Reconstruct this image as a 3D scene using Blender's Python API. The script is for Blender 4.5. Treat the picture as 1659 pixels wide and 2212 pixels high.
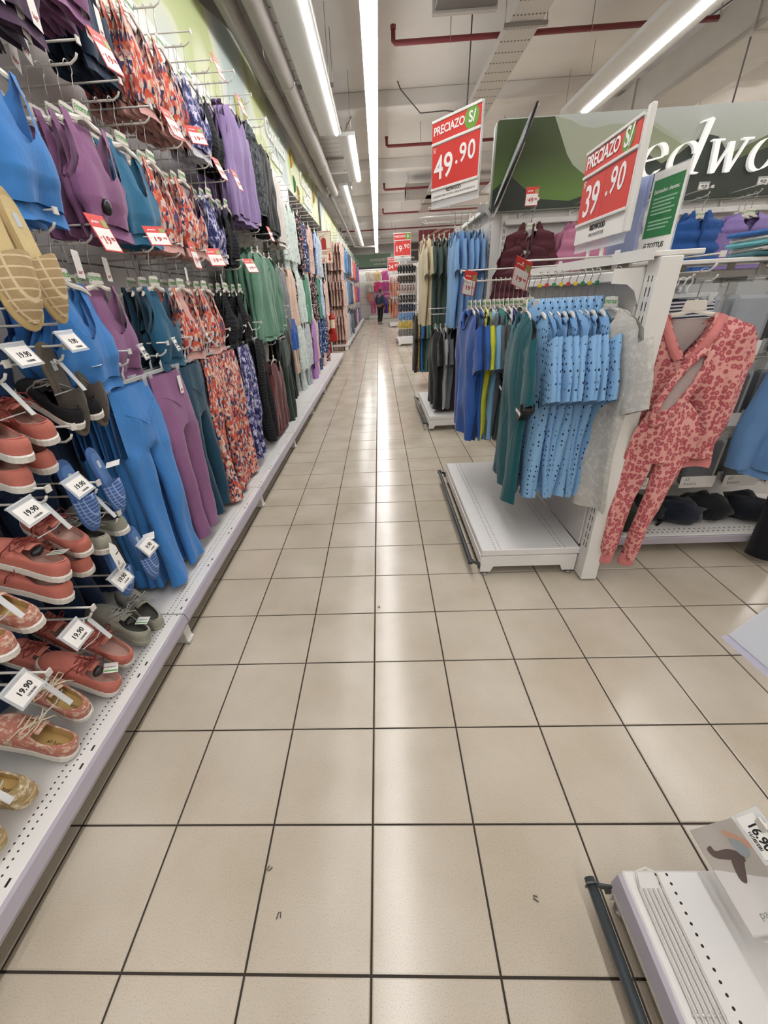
import bpy, bmesh, math, random
from mathutils import Vector, Matrix, Euler
for o in list(bpy.data.objects): bpy.data.objects.remove(o, do_unlink=True)
S = bpy.context.scene
COL = S.collection
PI = math.pi
RNG = random.Random(7)

# ---------------- camera ----------------
IMG_W, IMG_H = 1659, 2212
F_PX, PPX, PPY = 854.35, 800.0, 1094.1
PITCH, ROLL, YAW = 0.4867, -0.0532, -0.0424
CAM = Vector((0.069, 0.0, 1.399))
fw = Vector((math.sin(YAW)*math.cos(PITCH), math.cos(YAW)*math.cos(PITCH), -math.sin(PITCH)))
rt = Vector((math.cos(YAW), -math.sin(YAW), 0)); up = rt.cross(fw)
R_ = rt*math.cos(ROLL) + up*math.sin(ROLL); U_ = -rt*math.sin(ROLL) + up*math.cos(ROLL)
cd = bpy.data.cameras.new('camera'); cam = bpy.data.objects.new('camera', cd); COL.objects.link(cam)
M = Matrix((R_, U_, -fw)).transposed().to_4x4(); M.translation = CAM; cam.matrix_world = M
cd.sensor_fit = 'AUTO'; cd.sensor_width = 36.0; cd.lens = F_PX/IMG_H*36.0
cd.shift_x = (IMG_W/2-PPX)/IMG_H; cd.shift_y = (PPY-IMG_H/2)/IMG_H
cd.clip_start = 0.05; cd.clip_end = 200
S.camera = cam

# ---------------- world, exposure ----------------
W = bpy.data.worlds.new('world'); S.world = W; W.use_nodes = True
W.node_tree.nodes['Background'].inputs[0].default_value = (0.86, 0.92, 1, 1)
W.node_tree.nodes['Background'].inputs[1].default_value = 0.10
S.view_settings.view_transform = 'Standard'; S.view_settings.look = 'None'
S.view_settings.exposure = 0.60; S.view_settings.gamma = 1.0
S.view_settings.use_curve_mapping = False
try: S.cycles.use_denoising = True; S.cycles.max_bounces = 6; S.cycles.diffuse_bounces = 4; S.cycles.glossy_bounces = 3; S.cycles.transparent_max_bounces = 12; S.cycles.sample_clamp_indirect = 6; S.cycles.use_adaptive_sampling = True; S.cycles.adaptive_threshold = 0.025
except Exception: pass
LED = 16.0        # radiance of the LED diffusers

# ---------------- helpers ----------------
def lin(h):
    h = h.lstrip('#'); out = []
    for i in (0, 2, 4):
        c = int(h[i:i+2], 16)/255
        out.append(c/12.92 if c <= 0.04045 else ((c+0.055)/1.055)**2.4)
    return (*out, 1)

class NT:
    def __init__(s, name):
        s.m = bpy.data.materials.new(name); s.m.use_nodes = True
        s.t = s.m.node_tree; s.b = s.t.nodes['Principled BSDF']
    def n(s, typ, **kw):
        nd = s.t.nodes.new(typ)
        for k, v in kw.items():
            if k in nd.inputs: nd.inputs[k].default_value = v
            else: setattr(nd, k, v)
        return nd
    def l(s, a, b): s.t.links.new(a, b)
    def coord(s, scale=(1, 1, 1), which='Object', loc=(0, 0, 0)):
        tc = s.n('ShaderNodeTexCoord'); mp = s.n('ShaderNodeMapping')
        mp.inputs['Scale'].default_value = scale; mp.inputs['Location'].default_value = loc
        s.l(tc.outputs[which], mp.inputs['Vector']); return mp.outputs['Vector']
    def ramp(s, fac, stops, interp='LINEAR'):
        r = s.n('ShaderNodeValToRGB'); cr = r.color_ramp; cr.interpolation = interp
        while len(cr.elements) > 1: cr.elements.remove(cr.elements[-1])
        cr.elements[0].position = stops[0][0]; cr.elements[0].color = lin(stops[0][1])
        for p, c in stops[1:]:
            e = cr.elements.new(p); e.color = lin(c)
        s.l(fac, r.inputs['Fac']); return r.outputs['Color']
    def bump(s, height, strength=.3, dist=.002):
        b = s.n('ShaderNodeBump'); b.inputs['Strength'].default_value = strength; b.inputs['Distance'].default_value = dist
        s.l(height, b.inputs['Height']); s.l(b.outputs['Normal'], s.b.inputs['Normal'])
    def rough(s, v): s.b.inputs['Roughness'].default_value = v

_M = {}
def mat(name, col, rough=.5, metal=0, spec=.5, emit=0, alpha=1, trans=0, bump=0, bscale=200, vary=0, vscale=8):
    if name in _M: return _M[name]
    k = NT(name); b = k.b
    b.inputs['Base Color'].default_value = lin(col); b.inputs['Roughness'].default_value = rough
    b.inputs['Metallic'].default_value = metal; b.inputs['Specular IOR Level'].default_value = spec
    if emit:
        b.inputs['Emission Color'].default_value = lin(col); b.inputs['Emission Strength'].default_value = emit
    if alpha < 1: b.inputs['Alpha'].default_value = alpha
    if trans: b.inputs['Transmission Weight'].default_value = trans
    if bump:
        nz = k.n('ShaderNodeTexNoise', Scale=bscale, Detail=2.0); k.l(k.coord(), nz.inputs['Vector']); k.bump(nz.outputs['Fac'], bump)
    if vary:
        nz = k.n('ShaderNodeTexNoise', Scale=vscale, Detail=4.0); k.l(k.coord(), nz.inputs['Vector'])
        hs = k.n('ShaderNodeHueSaturation'); hs.inputs['Color'].default_value = lin(col)
        mr = k.n('ShaderNodeMapRange'); mr.inputs['To Min'].default_value = 1-vary; mr.inputs['To Max'].default_value = 1+vary
        k.l(nz.outputs['Fac'], mr.inputs['Value']); k.l(mr.outputs['Result'], hs.inputs['Value']); k.l(hs.outputs['Color'], b.inputs['Base Color'])
    _M[name] = k.m; return k.m

def fabric(col, sheen=.15, rough=.85, weave=.25):
    nm = 'fabric ' + col
    if nm in _M: return _M[nm]
    k = NT(nm); b = k.b; b.inputs['Roughness'].default_value = rough; b.inputs['Specular IOR Level'].default_value = .25
    b.inputs['Sheen Weight'].default_value = sheen
    co = k.coord(); nz = k.n('ShaderNodeTexNoise', Scale=14.0, Detail=3.0); k.l(co, nz.inputs['Vector'])
    hs = k.n('ShaderNodeHueSaturation'); hs.inputs['Color'].default_value = lin(col)
    mr = k.n('ShaderNodeMapRange'); mr.inputs['To Min'].default_value = .88; mr.inputs['To Max'].default_value = 1.12
    k.l(nz.outputs['Fac'], mr.inputs['Value']); k.l(mr.outputs['Result'], hs.inputs['Value']); k.l(hs.outputs['Color'], b.inputs['Base Color'])
    wrinkle(k, weave)
    _M[nm] = k.m; return k.m

def wrinkle(k, weave=.2):
    co = k.coord((1, 1, .42)); n3 = k.n('ShaderNodeTexNoise', Scale=11.0, Detail=3.0, Roughness=.55, Distortion=1.6); k.l(co, n3.inputs['Vector'])
    b1 = k.n('ShaderNodeBump'); b1.inputs['Strength'].default_value = .36; b1.inputs['Distance'].default_value = .022; k.l(n3.outputs['Fac'], b1.inputs['Height'])
    n2 = k.n('ShaderNodeTexNoise', Scale=420.0, Detail=1.0); k.l(k.coord(), n2.inputs['Vector'])
    b2 = k.n('ShaderNodeBump'); b2.inputs['Strength'].default_value = weave; b2.inputs['Distance'].default_value = .0015
    k.l(n2.outputs['Fac'], b2.inputs['Height']); k.l(b1.outputs['Normal'], b2.inputs['Normal']); k.l(b2.outputs['Normal'], k.b.inputs['Normal'])
def print_mat(nm, build, rough=.8):
    if nm in _M: return _M[nm]
    k = NT(nm); k.rough(rough); k.b.inputs['Specular IOR Level'].default_value = .25
    k.l(build(k), k.b.inputs['Base Color']); wrinkle(k); _M[nm] = k.m; return k.m
def warp(k, co, scale=25., amt=.02):
    nz = k.n('ShaderNodeTexNoise', Scale=scale, Detail=2.0); k.l(co, nz.inputs['Vector'])
    va = k.n('ShaderNodeVectorMath', operation='MULTIPLY_ADD'); k.l(nz.outputs['Color'], va.inputs[0])
    va.inputs[1].default_value = (amt, amt, amt); k.l(co, va.inputs[2]); return va.outputs[0]
def b_floral(k):
    co = warp(k, k.coord((1, 1, .6)), 42, .022)
    v = k.n('ShaderNodeTexVoronoi', Scale=74.0); k.l(co, v.inputs['Vector'])
    sp = k.n('ShaderNodeSeparateColor'); k.l(v.outputs['Color'], sp.inputs[0])
    return k.ramp(sp.outputs[0], [(0, '#cf5a41'), (.17, '#d98468'), (.29, '#dcc6b6'), (.46, '#403c5c'), (.62, '#d4c0bd'), (.72, '#bf5550'), (.83, '#55506f'), (.92, '#cfae9c')], 'CONSTANT')
def b_navytie(k):
    co = warp(k, k.coord(), 18, .06)
    nz = k.n('ShaderNodeTexNoise', Scale=26.0, Detail=4.0, Roughness=.65); k.l(co, nz.inputs['Vector'])
    return k.ramp(nz.outputs['Fac'], [(0, '#23254a'), (.44, '#2b2d58'), (.5, '#5a5f96'), (.56, '#b7b3cf'), (.64, '#dcd6e2'), (1, '#8f8fb8')])
def b_zebra(k):
    w = k.n('ShaderNodeTexWave', Scale=14.0, Distortion=7.0, Detail=2.0); w.bands_direction = 'Z'; k.l(k.coord(), w.inputs['Vector'])
    return k.ramp(w.outputs['Fac'], [(0, '#17181a'), (.5, '#1a1b1e'), (.62, '#26272b'), (1, '#2c2d32')])
def b_dots(base, dot):
    def f(k):
        v = k.n('ShaderNodeTexVoronoi', Scale=58.0, Randomness=.4); k.l(k.coord((1, .8, .83)), v.inputs['Vector'])
        return k.ramp(v.outputs['Distance'], [(0, dot), (.2, dot), (.25, base), (1, base)])
    return f
def b_leopard(k):
    co = warp(k, k.coord(), 80, .010)
    v = k.n('ShaderNodeTexVoronoi', Scale=46.0, Randomness=.7); k.l(co, v.inputs['Vector'])
    return k.ramp(v.outputs['Distance'], [(0, '#d08a86'), (.17, '#cc8380'), (.24, '#ad545c'), (.47, '#b05860'), (.54, '#d89c95'), (1, '#dca39b')])
def b_specks(base, c1, c2, sc=60):
    def f(k):
        v = k.n('ShaderNodeTexVoronoi', Scale=float(sc)); k.l(warp(k, k.coord(), 40, .02), v.inputs['Vector'])
        sp = k.n('ShaderNodeSeparateColor'); k.l(v.outputs['Color'], sp.inputs[0])
        r = k.ramp(sp.outputs[0], [(0, base), (.62, c1), (.76, base), (.85, c2), (.94, base)], 'CONSTANT')
        return r
    return f
def b_gingham(base, line, sc=90.):
    def f(k):
        co = k.coord(); mx = []
        for ax in 'XZ':
            w = k.n('ShaderNodeTexWave', Scale=sc/6.28/1.0); w.bands_direction = ax; w.wave_profile = 'SAW'; k.l(co, w.inputs['Vector'])
            mx.append(k.ramp(w.outputs['Fac'], [(0, line), (.16, line), (.2, base), (1, base)]))
        m = k.n('ShaderNodeMix', data_type='RGBA', blend_type='LIGHTEN'); m.inputs[0].default_value = 1
        k.l(mx[0], m.inputs[6]); k.l(mx[1], m.inputs[7]); return m.outputs[2]
    return f
def b_tie(c1, c2):
    def f(k):
        nz = k.n('ShaderNodeTexNoise', Scale=40.0, Detail=4.0, Roughness=.7); k.l(k.coord((1, 1, 1.6)), nz.inputs['Vector'])
        return k.ramp(nz.outputs['Fac'], [(0, c1), (.48, c1), (.6, c2), (1, c2)])
    return f
def b_camo(k):
    nz = k.n('ShaderNodeTexNoise', Scale=20.0, Detail=3.0); k.l(k.coord(), nz.inputs['Vector'])
    return k.ramp(nz.outputs['Fac'], [(0, '#2b2f33'), (.45, '#3c4146'), (.52, '#5a5f63'), (.6, '#2a2c30')], 'CONSTANT')
P_FLORAL = print_mat('floral print', b_floral)
P_NAVY = print_mat('navy tie dye print', b_navytie)
P_ZEBRA = print_mat('dark zebra print', b_zebra)
P_DOTS = print_mat('light blue polka print', b_dots('#86b0d8', '#1c2b4a'))
P_LEO = print_mat('pink leopard print', b_leopard)
P_BLKFL = print_mat('black floral print', b_specks('#1e1f28', '#d99a94', '#c9c4c4'))
P_NAVFL = print_mat('navy blue floral print', b_specks('#24365f', '#3d6fb5', '#d4d8e2', 45))
P_MINTPR = print_mat('mint leaf print', b_specks('#c9d4cf', '#aebfb8', '#dfe5e1', 35))
P_BLUPR = print_mat('pale blue floral print', b_specks('#a9bcd6', '#7c9ac2', '#e0e2ea', 60))
P_PINKPR = print_mat('pale pink print', b_specks('#cfb0a5', '#b7968c', '#dcc6bd', 45))
P_GRYPR = print_mat('pale grey print', b_specks('#b9bfc4', '#98a3ab', '#d3d6d8', 45))
P_LEOTAN = print_mat('tan leopard print', b_specks('#a08a63', '#2c241c', '#4a3c2c', 75))
P_BEIGECHK = print_mat('beige check', b_gingham('#b39b74', '#dcc9a6', 95))
P_BLUECHK = print_mat('blue check', b_gingham('#4c6ba6', '#9db4dc', 130))
P_SHOETIE = print_mat('coral cream tie dye canvas', b_tie('#b97a6b', '#dcc6b2'), .9)
P_TANSTR = print_mat('tan woven canvas', b_tie('#a8916a', '#ddd0b4'), .9)
P_CAMO = print_mat('camouflage print', b_camo)
P_HEATHER = print_mat('grey heather jersey', b_tie('#b9b6b0', '#cbc8c2'))

WHITE_METAL = mat('white powder coated metal', '#dedcd8', .35, vary=.05, vscale=5)
PEG_METAL = mat('white wire', '#d5d1cb', .35)
STEEL = mat('zinc wire', '#a7a3a0', .3, metal=.9)
HANGER_W = mat('white hanger plastic', '#dcd6cd', .4)
CLEAR = mat('clear plastic', '#e8ecee', .12, alpha=.38)
FROST = mat('frosted plastic', '#e2e5e6', .3, alpha=.7)
PAPER = mat('white card', '#e6e3df', .7)
RED = mat('promo red print', '#cf3a34', .5)
INK = mat('black ink', '#191919', .7)
INKGREY = mat('grey ink', '#8d8b88', .7)
INKRED = mat('red ink', '#b8302f', .7)
INKGREEN = mat('green ink', '#4fa34a', .6)
WHITEINK = mat('white ink', '#efecec', .6)
DARK = mat('charcoal painted steel', '#3c4245', .4)
BLACKP = mat('black plastic', '#131313', .35)

def finish(name, verts, faces, mats=None, fm=None, smooth=False, merge=0):
    me = bpy.data.meshes.new(name); me.from_pydata([tuple(v) for v in verts], [], faces); 
    for m in (mats or [None]): me.materials.append(m)
    if fm: me.polygons.foreach_set('material_index', fm)
    if smooth: me.polygons.foreach_set('use_smooth', [True]*len(me.polygons))
    if merge:
        bm = bmesh.new(); bm.from_mesh(me); bmesh.ops.remove_doubles(bm, verts=bm.verts, dist=merge); bm.to_mesh(me); bm.free()
    me.update(); return me

def smooth_all(me):
    for p in me.polygons: p.use_smooth = True
    return me
class MB:
    """collects shapes for ONE mesh"""
    def __init__(s): s.v = []; s.f = []; s.m = []; s.sm = []; s.k = 0
    def add(s, vs, fs, smooth=False):
        o = len(s.v); s.v += [tuple(v) for v in vs]; s.f += [tuple(i+o for i in f) for f in fs]
        s.m += [s.k]*len(fs); s.sm += [smooth]*len(fs); return s
    def mi(s, k): s.k = k; return s
    def box(s, x0, x1, y0, y1, z0, z1, bev=0):
        if bev:
            b = min(bev, (x1-x0)/2.01, (y1-y0)/2.01, (z1-z0)/2.01)
            bm = bmesh.new(); bmesh.ops.create_cube(bm, size=1)
            for v in bm.verts: v.co = Vector(((x0+x1)/2+v.co.x*(x1-x0), (y0+y1)/2+v.co.y*(y1-y0), (z0+z1)/2+v.co.z*(z1-z0)))
            bmesh.ops.bevel(bm, geom=bm.edges[:], offset=b, segments=1, affect='EDGES', profile=.5)
            bm.verts.index_update(); s.add([v.co for v in bm.verts], [[v.index for v in f.verts] for f in bm.faces]); bm.free(); return s
        return s.add([(x, y, z) for x in (x0, x1) for y in (y0, y1) for z in (z0, z1)],
                     [(0, 1, 3, 2), (4, 6, 7, 5), (0, 4, 5, 1), (2, 3, 7, 6), (0, 2, 6, 4), (1, 5, 7, 3)])
    def tube(s, pts, r, n=6, caps=True, flat=None):
        pts = [Vector(p) for p in pts]; N = len(pts); vs = []; fs = []
        rr = r if isinstance(r, (list, tuple)) else [r]*N
        t0 = (pts[1]-pts[0]).normalized(); ref = Vector((0, 0, 1)) if abs(t0.z) < .9 else Vector((0, 1, 0))
        a = t0.cross(ref).normalized()
        for i, p in enumerate(pts):
            t = (pts[min(i+1, N-1)]-pts[max(i-1, 0)]).normalized()
            a = (a - t*a.dot(t)); a = a.normalized() if a.length > 1e-6 else t.orthogonal().normalized(); b = t.cross(a)
            for j in range(n):
                th = 2*PI*j/n + (PI/n); fl = flat or 1
                vs.append(p + a*rr[i]*math.cos(th) + b*rr[i]*fl*math.sin(th))
        for i in range(N-1):
            for j in range(n): fs.append((i*n+j, i*n+(j+1) % n, (i+1)*n+(j+1) % n, (i+1)*n+j))
        if caps: fs += [tuple(range(n-1, -1, -1)), tuple((N-1)*n+j for j in range(n))]
        return s.add(vs, fs, n > 4)
    def loft(s, rings, closed=True, cap0=False, cap1=False, smooth=True):
        n = len(rings[0]); vs = [v for r in rings for v in r]; fs = []
        for i in range(len(rings)-1):
            for j in range(n if closed else n-1): fs.append((i*n+j, i*n+(j+1) % n, (i+1)*n+(j+1) % n, (i+1)*n+j))
        if cap0: fs.append(tuple(range(n-1, -1, -1)))
        if cap1: fs.append(tuple((len(rings)-1)*n+j for j in range(n)))
        return s.add(vs, fs, smooth)
    def prism(s, poly, d, axis='y', off=0):
        """extrude 2D outline poly (x,z) by d along y (or remapped)"""
        n = len(poly)
        def P(a, b, h): return {'y': (a, h, b), 'x': (h, a, b), 'z': (a, b, h)}[axis]
        vs = [P(a, b, off) for a, b in poly]+[P(a, b, off+d) for a, b in poly]
        fs = [tuple(range(n)), tuple(range(2*n-1, n-1, -1))]+[(i, i+n, (i+1) % n+n, (i+1) % n) for i in range(n)]
        return s.add(vs, fs)
    def mesh(s, name, mats=None):
        me = finish(name, s.v, s.f, mats, s.m)
        me.polygons.foreach_set('use_smooth', s.sm); return me

def ob(name, me, parent=None, loc=(0, 0, 0), rot=(0, 0, 0), m=None, scale=None):
    o = bpy.data.objects.new(name, me); COL.objects.link(o)
    o.location = loc; o.rotation_euler = rot
    if scale: o.scale = scale
    if parent: o.parent = parent
    if m is not None:
        ms = m if isinstance(m, (list, tuple)) else [m]
        for i, mm in enumerate(ms):
            if mm is not None and i < len(o.material_slots): o.material_slots[i].link = 'OBJECT'; o.material_slots[i].material = mm
    return o
LABELS = {}
def tag(o, label, cat, group=None, kind=None):
    o['label'] = label; o['category'] = cat
    if group: o['group'] = group
    if kind: o['kind'] = kind
    return o
def thing(name, label, cat, loc=(0, 0, 0), rotz=0, group=None, rot=None):
    o = bpy.data.objects.new(name, None); COL.objects.link(o); o.empty_display_size = .05
    o.location = loc; o.rotation_euler = rot or (0, 0, rotz); return tag(o, label, cat, group)
def struct(name, me, m=None, **k):
    o = ob(name, me, m=m, **k); o['kind'] = 'structure'; return o
def dup(o, parent=None):
    c = o.copy(); COL.objects.link(c)
    if parent: c.parent = parent
    for ch in o.children: dup(ch, c)
    return c
_T = {}
def text_mesh(txt, size=.1, bold=0, ext=0.0006, align='CENTER', spacing=1.0):
    key = (txt, round(size, 4), bold, ext, align, spacing)
    if key in _T: return _T[key]
    cu = bpy.data.curves.new('lettering', 'FONT'); cu.body = txt; cu.size = size; cu.extrude = ext; cu.offset = bold
    cu.align_x = align; cu.align_y = 'CENTER'; cu.resolution_u = 3; cu.space_character = spacing
    o = bpy.data.objects.new('tmp', cu); COL.objects.link(o)
    dg = bpy.context.evaluated_depsgraph_get(); me = bpy.data.meshes.new_from_object(o.evaluated_get(dg))
    bpy.data.objects.remove(o); bpy.data.curves.remove(cu); me.name = 'lettering'
    me.materials.clear(); me.materials.append(None); _T[key] = me; return me
def text(txt, parent, loc, size, m, rot=(PI/2, 0, 0), bold=0, align='CENTER', ext=.0006, name='lettering', spacing=1.0, sx=1):
    """lettering standing in the local xz plane, read from -y"""
    return ob(name, text_mesh(txt, size, bold, ext, align, spacing), parent, loc, rot, m, scale=(sx, 1, 1) if sx != 1 else None)
ORD = ['', 'second', 'third', 'fourth', 'fifth', 'sixth', 'seventh', 'eighth', 'ninth', 'tenth', 'eleventh', 'twelfth']
# ---------------- lights ----------------
def emis(name, col, strength):
    k = NT(name); k.b.inputs['Base Color'].default_value = lin('#ffffff')
    k.b.inputs['Emission Color'].default_value = lin(col); k.b.inputs['Emission Strength'].default_value = strength; return k.m
LEDM = emis('led diffuser', '#fdfbf9', LED)
HOUS = mat('lamp housing white enamel', '#c9c9c6', .4)
GALV = mat('galvanised sheet', '#b8b4ae', .45, metal=.25, vary=.12, vscale=3)
def led_strip(label, x, y0, y1, z, w, body=(.0, .0), seg=1.5, group=None, drop=.054, wx=0):
    """a continuous run of LED luminaires hung along the aisle; body = extra white flank left and right"""
    t = thing('led_strip_light', label, 'ceiling light', (x, y0, z), group=group)
    L = y1-y0; mb = MB()
    mb.box(-w/2-.012-body[0], w/2+.012+body[1], 0, L, .030, .085, .004)
    ob('housing', mb.mesh('housing', [HOUS]), t)
    n = max(1, round(L/seg)); s = L/n
    dm = MB().box(-w/2, w/2, .006, s-.006, max(.03-drop, -.024), .032, .010).mesh('diffuser', [LEDM])
    for i in range(n): ob('diffuser', dm, t, (0, i*s, 0))
    rod = MB().tube([(0, 0, .08), (0, 0, 4.498-z)], .004, 5).mesh('suspension_wire', [STEEL])
    for i in range(0, n+1, 2): ob('suspension_wire', rod, t, (wx, min(i*s, L-.02)+.01, 0))
    return t
led_strip('long LED strip light over the middle of the aisle', .07, -4.5, 27.5, 3.7, .145)
led_strip('LED strip with wide white flank left of the long middle strip, nearest', -.50, -4.5, 8.3, 3.66, .042, (.24, .03), drop=.012, wx=.04)
led_strip('short LED strip between the perforated tray and the long middle strip', -.29, 8.5, 11.4, 3.7, .06, (.16, .02), drop=.012)
led_strip('far thin LED strip running left of the long middle strip', -.61, 11.7, 24.1, 3.7, .06, (.13, .0), drop=.015)
led_strip('LED strip light over the men\'s section at upper right', 3.30, -4.5, 8.2, 3.7, .10, (.30, .1), drop=.012)
led_strip('LED strip light far right beyond the men\'s section', 6.4, -4.5, 27, 3.7, .145)
_t = led_strip('LED strip light across the end wall behind the green banner', 2.6, 30.9-1.9, 30.9+1.9, 3.55, .14)  # added lamp, hidden by the banner, to light the end wall clothes
_t.location = (.4+1.9, 30.9, 3.55); _t.rotation_euler = (0, 0, PI/2)
led_strip('LED strip light continuing behind the large green sign', 3.30, 9.0, 13.5, 3.7, .10, (.30, .1))  # added unseen run that brightens the far end of the aisle
# ---------------- floor ----------------
T = .30
def m_tile():
    k = NT('beige glazed floor tile'); b = k.b
    g = k.n('ShaderNodeNewGeometry')
    n1 = k.n('ShaderNodeTexNoise', Scale=330.0, Detail=2.0, Roughness=.6); k.l(g.outputs['Position'], n1.inputs['Vector'])
    n2 = k.n('ShaderNodeTexNoise', Scale=3.0, Detail=3.0); k.l(g.outputs['Position'], n2.inputs['Vector'])
    c1 = k.ramp(n1.outputs['Fac'], [(0, '#9a9082'), (.34, '#b6ac9d'), (.46, '#c5bbac'), (1, '#cdc3b5')])
    mx = k.n('ShaderNodeMix', data_type='RGBA', blend_type='MULTIPLY'); mx.inputs[0].default_value = 1
    k.l(c1, mx.inputs[6]); k.l(k.ramp(n2.outputs['Fac'], [(.3, '#e9e6e0'), (.7, '#ffffff')]), mx.inputs[7])
    k.l(mx.outputs[2], b.inputs['Base Color'])
    r = k.n('ShaderNodeMapRange'); r.inputs['To Min'].default_value = .14; r.inputs['To Max'].default_value = .21
    k.l(n2.outputs['Fac'], r.inputs['Value']); k.l(r.outputs['Result'], b.inputs['Roughness'])
    b.inputs['Specular IOR Level'].default_value = .5
    k.bump(n1.outputs['Fac'], .05, .001); return k.m
TILE = m_tile()
GROUT = mat('dark grout', '#3a322b', .9, vary=.2, vscale=60)
floor = struct('floor', MB().box(-2.4, 9.2, -5.2, 32, -.08, -.004).mesh('floor', [GROUT]))
def tile_shape(mb, cx, cy, tz=0):
    a = T/2-.0028; b = a-.003; o = len(mb.v)
    vs = [(cx+sx*a, cy+sy*a, -.004) for sx, sy in ((-1, -1), (1, -1), (1, 1), (-1, 1))]
    vs += [(cx+sx*a, cy+sy*a, -.0015) for sx, sy in ((-1, -1), (1, -1), (1, 1), (-1, 1))]
    vs += [(cx+sx*b, cy+sy*b, 0) for sx, sy in ((-1, -1), (1, -1), (1, 1), (-1, 1))]
    fs = [(8, 9, 10, 11)]
    for i in range(4):
        j = (i+1) % 4; fs += [(i, j, 4+j, 4+i), (4+i, 4+j, 8+j, 8+i)]
    mb.add(vs, fs)
tmb = MB(); tile_shape(tmb, 0, 0); tile_me = tmb.mesh('tile', [TILE])
Y0T = 1.0055*T - T/2*0
cells = []
for i in range(-8, 31):
    for j in range(-19, 105):
        cx = (i+.5)*T; cy = (j+.5)*T + (1.0055-1)*T
        if cx > 9.2 or cx < -2.4 or cy > 31.9: continue
        d = Vector((cx, cy, 0))-CAM; z = d.dot(fw)
        vis = False
        if z > .2:
            px = PPX+F_PX*d.dot(R_)/z; py = PPY-F_PX*d.dot(U_)/z
            vis = -60 < px < 1720 and py < 2330 and not (cx < -1.1) and not (cx > .75 and 1.85 < cy < 3.1 and cx < 1.3)
        cells.append((0 if vis else 1, d.length, cx, cy))
cells.sort(); rest = MB()
for k, (h, dd, cx, cy) in enumerate(cells):
    if k < 300 and h == 0:
        o = ob('tile', tile_me, floor, (cx, cy, 0), (RNG.gauss(0, .0012), RNG.gauss(0, .0012), 0))
    else: tile_shape(rest, cx, cy)
o = ob('tile_field', rest.mesh('tile_field', [TILE]), floor); o['kind'] = 'stuff'

# ---------------- room shell ----------------
CEILM = NT('painted concrete soffit')
_g = CEILM.coord(); _n = CEILM.n('ShaderNodeTexNoise', Scale=1.3, Detail=5.0); CEILM.l(_g, _n.inputs['Vector'])
CEILM.l(CEILM.ramp(_n.outputs['Fac'], [(.25, '#dcd7d3'), (.55, '#e4e0dc'), (.8, '#e9e5e1')]), CEILM.b.inputs['Base Color']); CEILM.rough(.9)
n2 = CEILM.n('ShaderNodeTexNoise', Scale=60.0, Detail=3.0); CEILM.l(_g, n2.inputs['Vector']); CEILM.bump(n2.outputs['Fac'], .3, .004)
CEILM = CEILM.m
CZ = 4.5
ceiling = struct('ceiling', MB().box(-2.6, 9.4, -5.4, 32.2, CZ, CZ+.15).mesh('ceiling', [CEILM]))
beam = MB().box(-2.4, 9.2, -.13, .13, 0, .22, .01).mesh('concrete_beam', [CEILM])
for k, y in enumerate((-1.5, 3.6, 9.4, 13.2, 17.2, 21.2, 25.2, 29.2)): struct('trim_%d' % (k+1), beam, loc=(0, y, CZ-.22))
DKWALL = mat('dark grey painted wall', '#8d8783', .9, vary=.1, vscale=2)
WHWALL = mat('white painted wall', '#d8d5d0', .8)
struct('wall_left', MB().box(-2.6, -2.4, -5.2, 32, 0, CZ).mesh('wall_left', [DKWALL]))
struct('wall_right', MB().box(9.2, 9.4, -5.2, 32, 0, CZ).mesh('wall_right', [WHWALL]))
struct('wall_rear', MB().box(-2.6, 9.4, -5.4, -5.2, 0, CZ).mesh('wall_rear', [WHWALL]))
wb = struct('wall_back', MB().box(-2.6, 9.4, 31.6, 31.8, 0, CZ).mesh('wall_back', [DKWALL]))
pnl = MB().box(0, 1.18, -.03, 0, 0, .44, .004).mesh('wall_panel', [WHWALL])
for i in range(-2, 3):
    for j in range(7): ob('wall_panel', pnl, wb, (i*1.2, 31.6, .02+j*.45))

# ---------------- ceiling services ----------------
REDP = mat('red sprinkler pipe', '#7d3236', .5)
for k, (y, x0, x1) in enumerate([(7.0, .36, 5.6), (10.8, .35, 5.2), (14.6, .35, 5.2), (18.4, .36, 5.0), (22.4, -1.6, 5.0)]):
    t = thing('sprinkler_pipe', ['red sprinkler pipe across the ceiling nearest the camera', 'second red sprinkler pipe back under the ceiling', 'third red sprinkler pipe back under the ceiling', 'fourth red sprinkler pipe back under the ceiling', 'farthest red sprinkler pipe, crossing near the end of the strip light'][k], 'pipe', (x0, y, 4.15))
    ob('pipe_run', MB().tube([(0, 0, .12), (0, 0, .02), (.02, 0, 0), (x1-x0, 0, 0)], .028, 8).mesh('pipe_run', [REDP]), t)
    ob('end_cap', MB().tube([(0, 0, .12), (0, 0, .155)], .036, 8).mesh('end_cap', [REDP]), t)
    hg = MB().tube([(0, 0, .03), (0, 0, CZ-4.15)], .006, 5).tube([(0, -.0, -.034), (0, .034, 0), (0, 0, .034), (0, -.034, 0), (0, 0, -.034)], .005, 4).mesh('pipe_hanger', [STEEL])
    for xx in (.7, 2.4, 3.9): ob('pipe_hanger', hg, t, (xx, 0, 0))
PIPEG = mat('grey insulated pipe', '#8f8983', .55, vary=.08, vscale=4)
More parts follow.
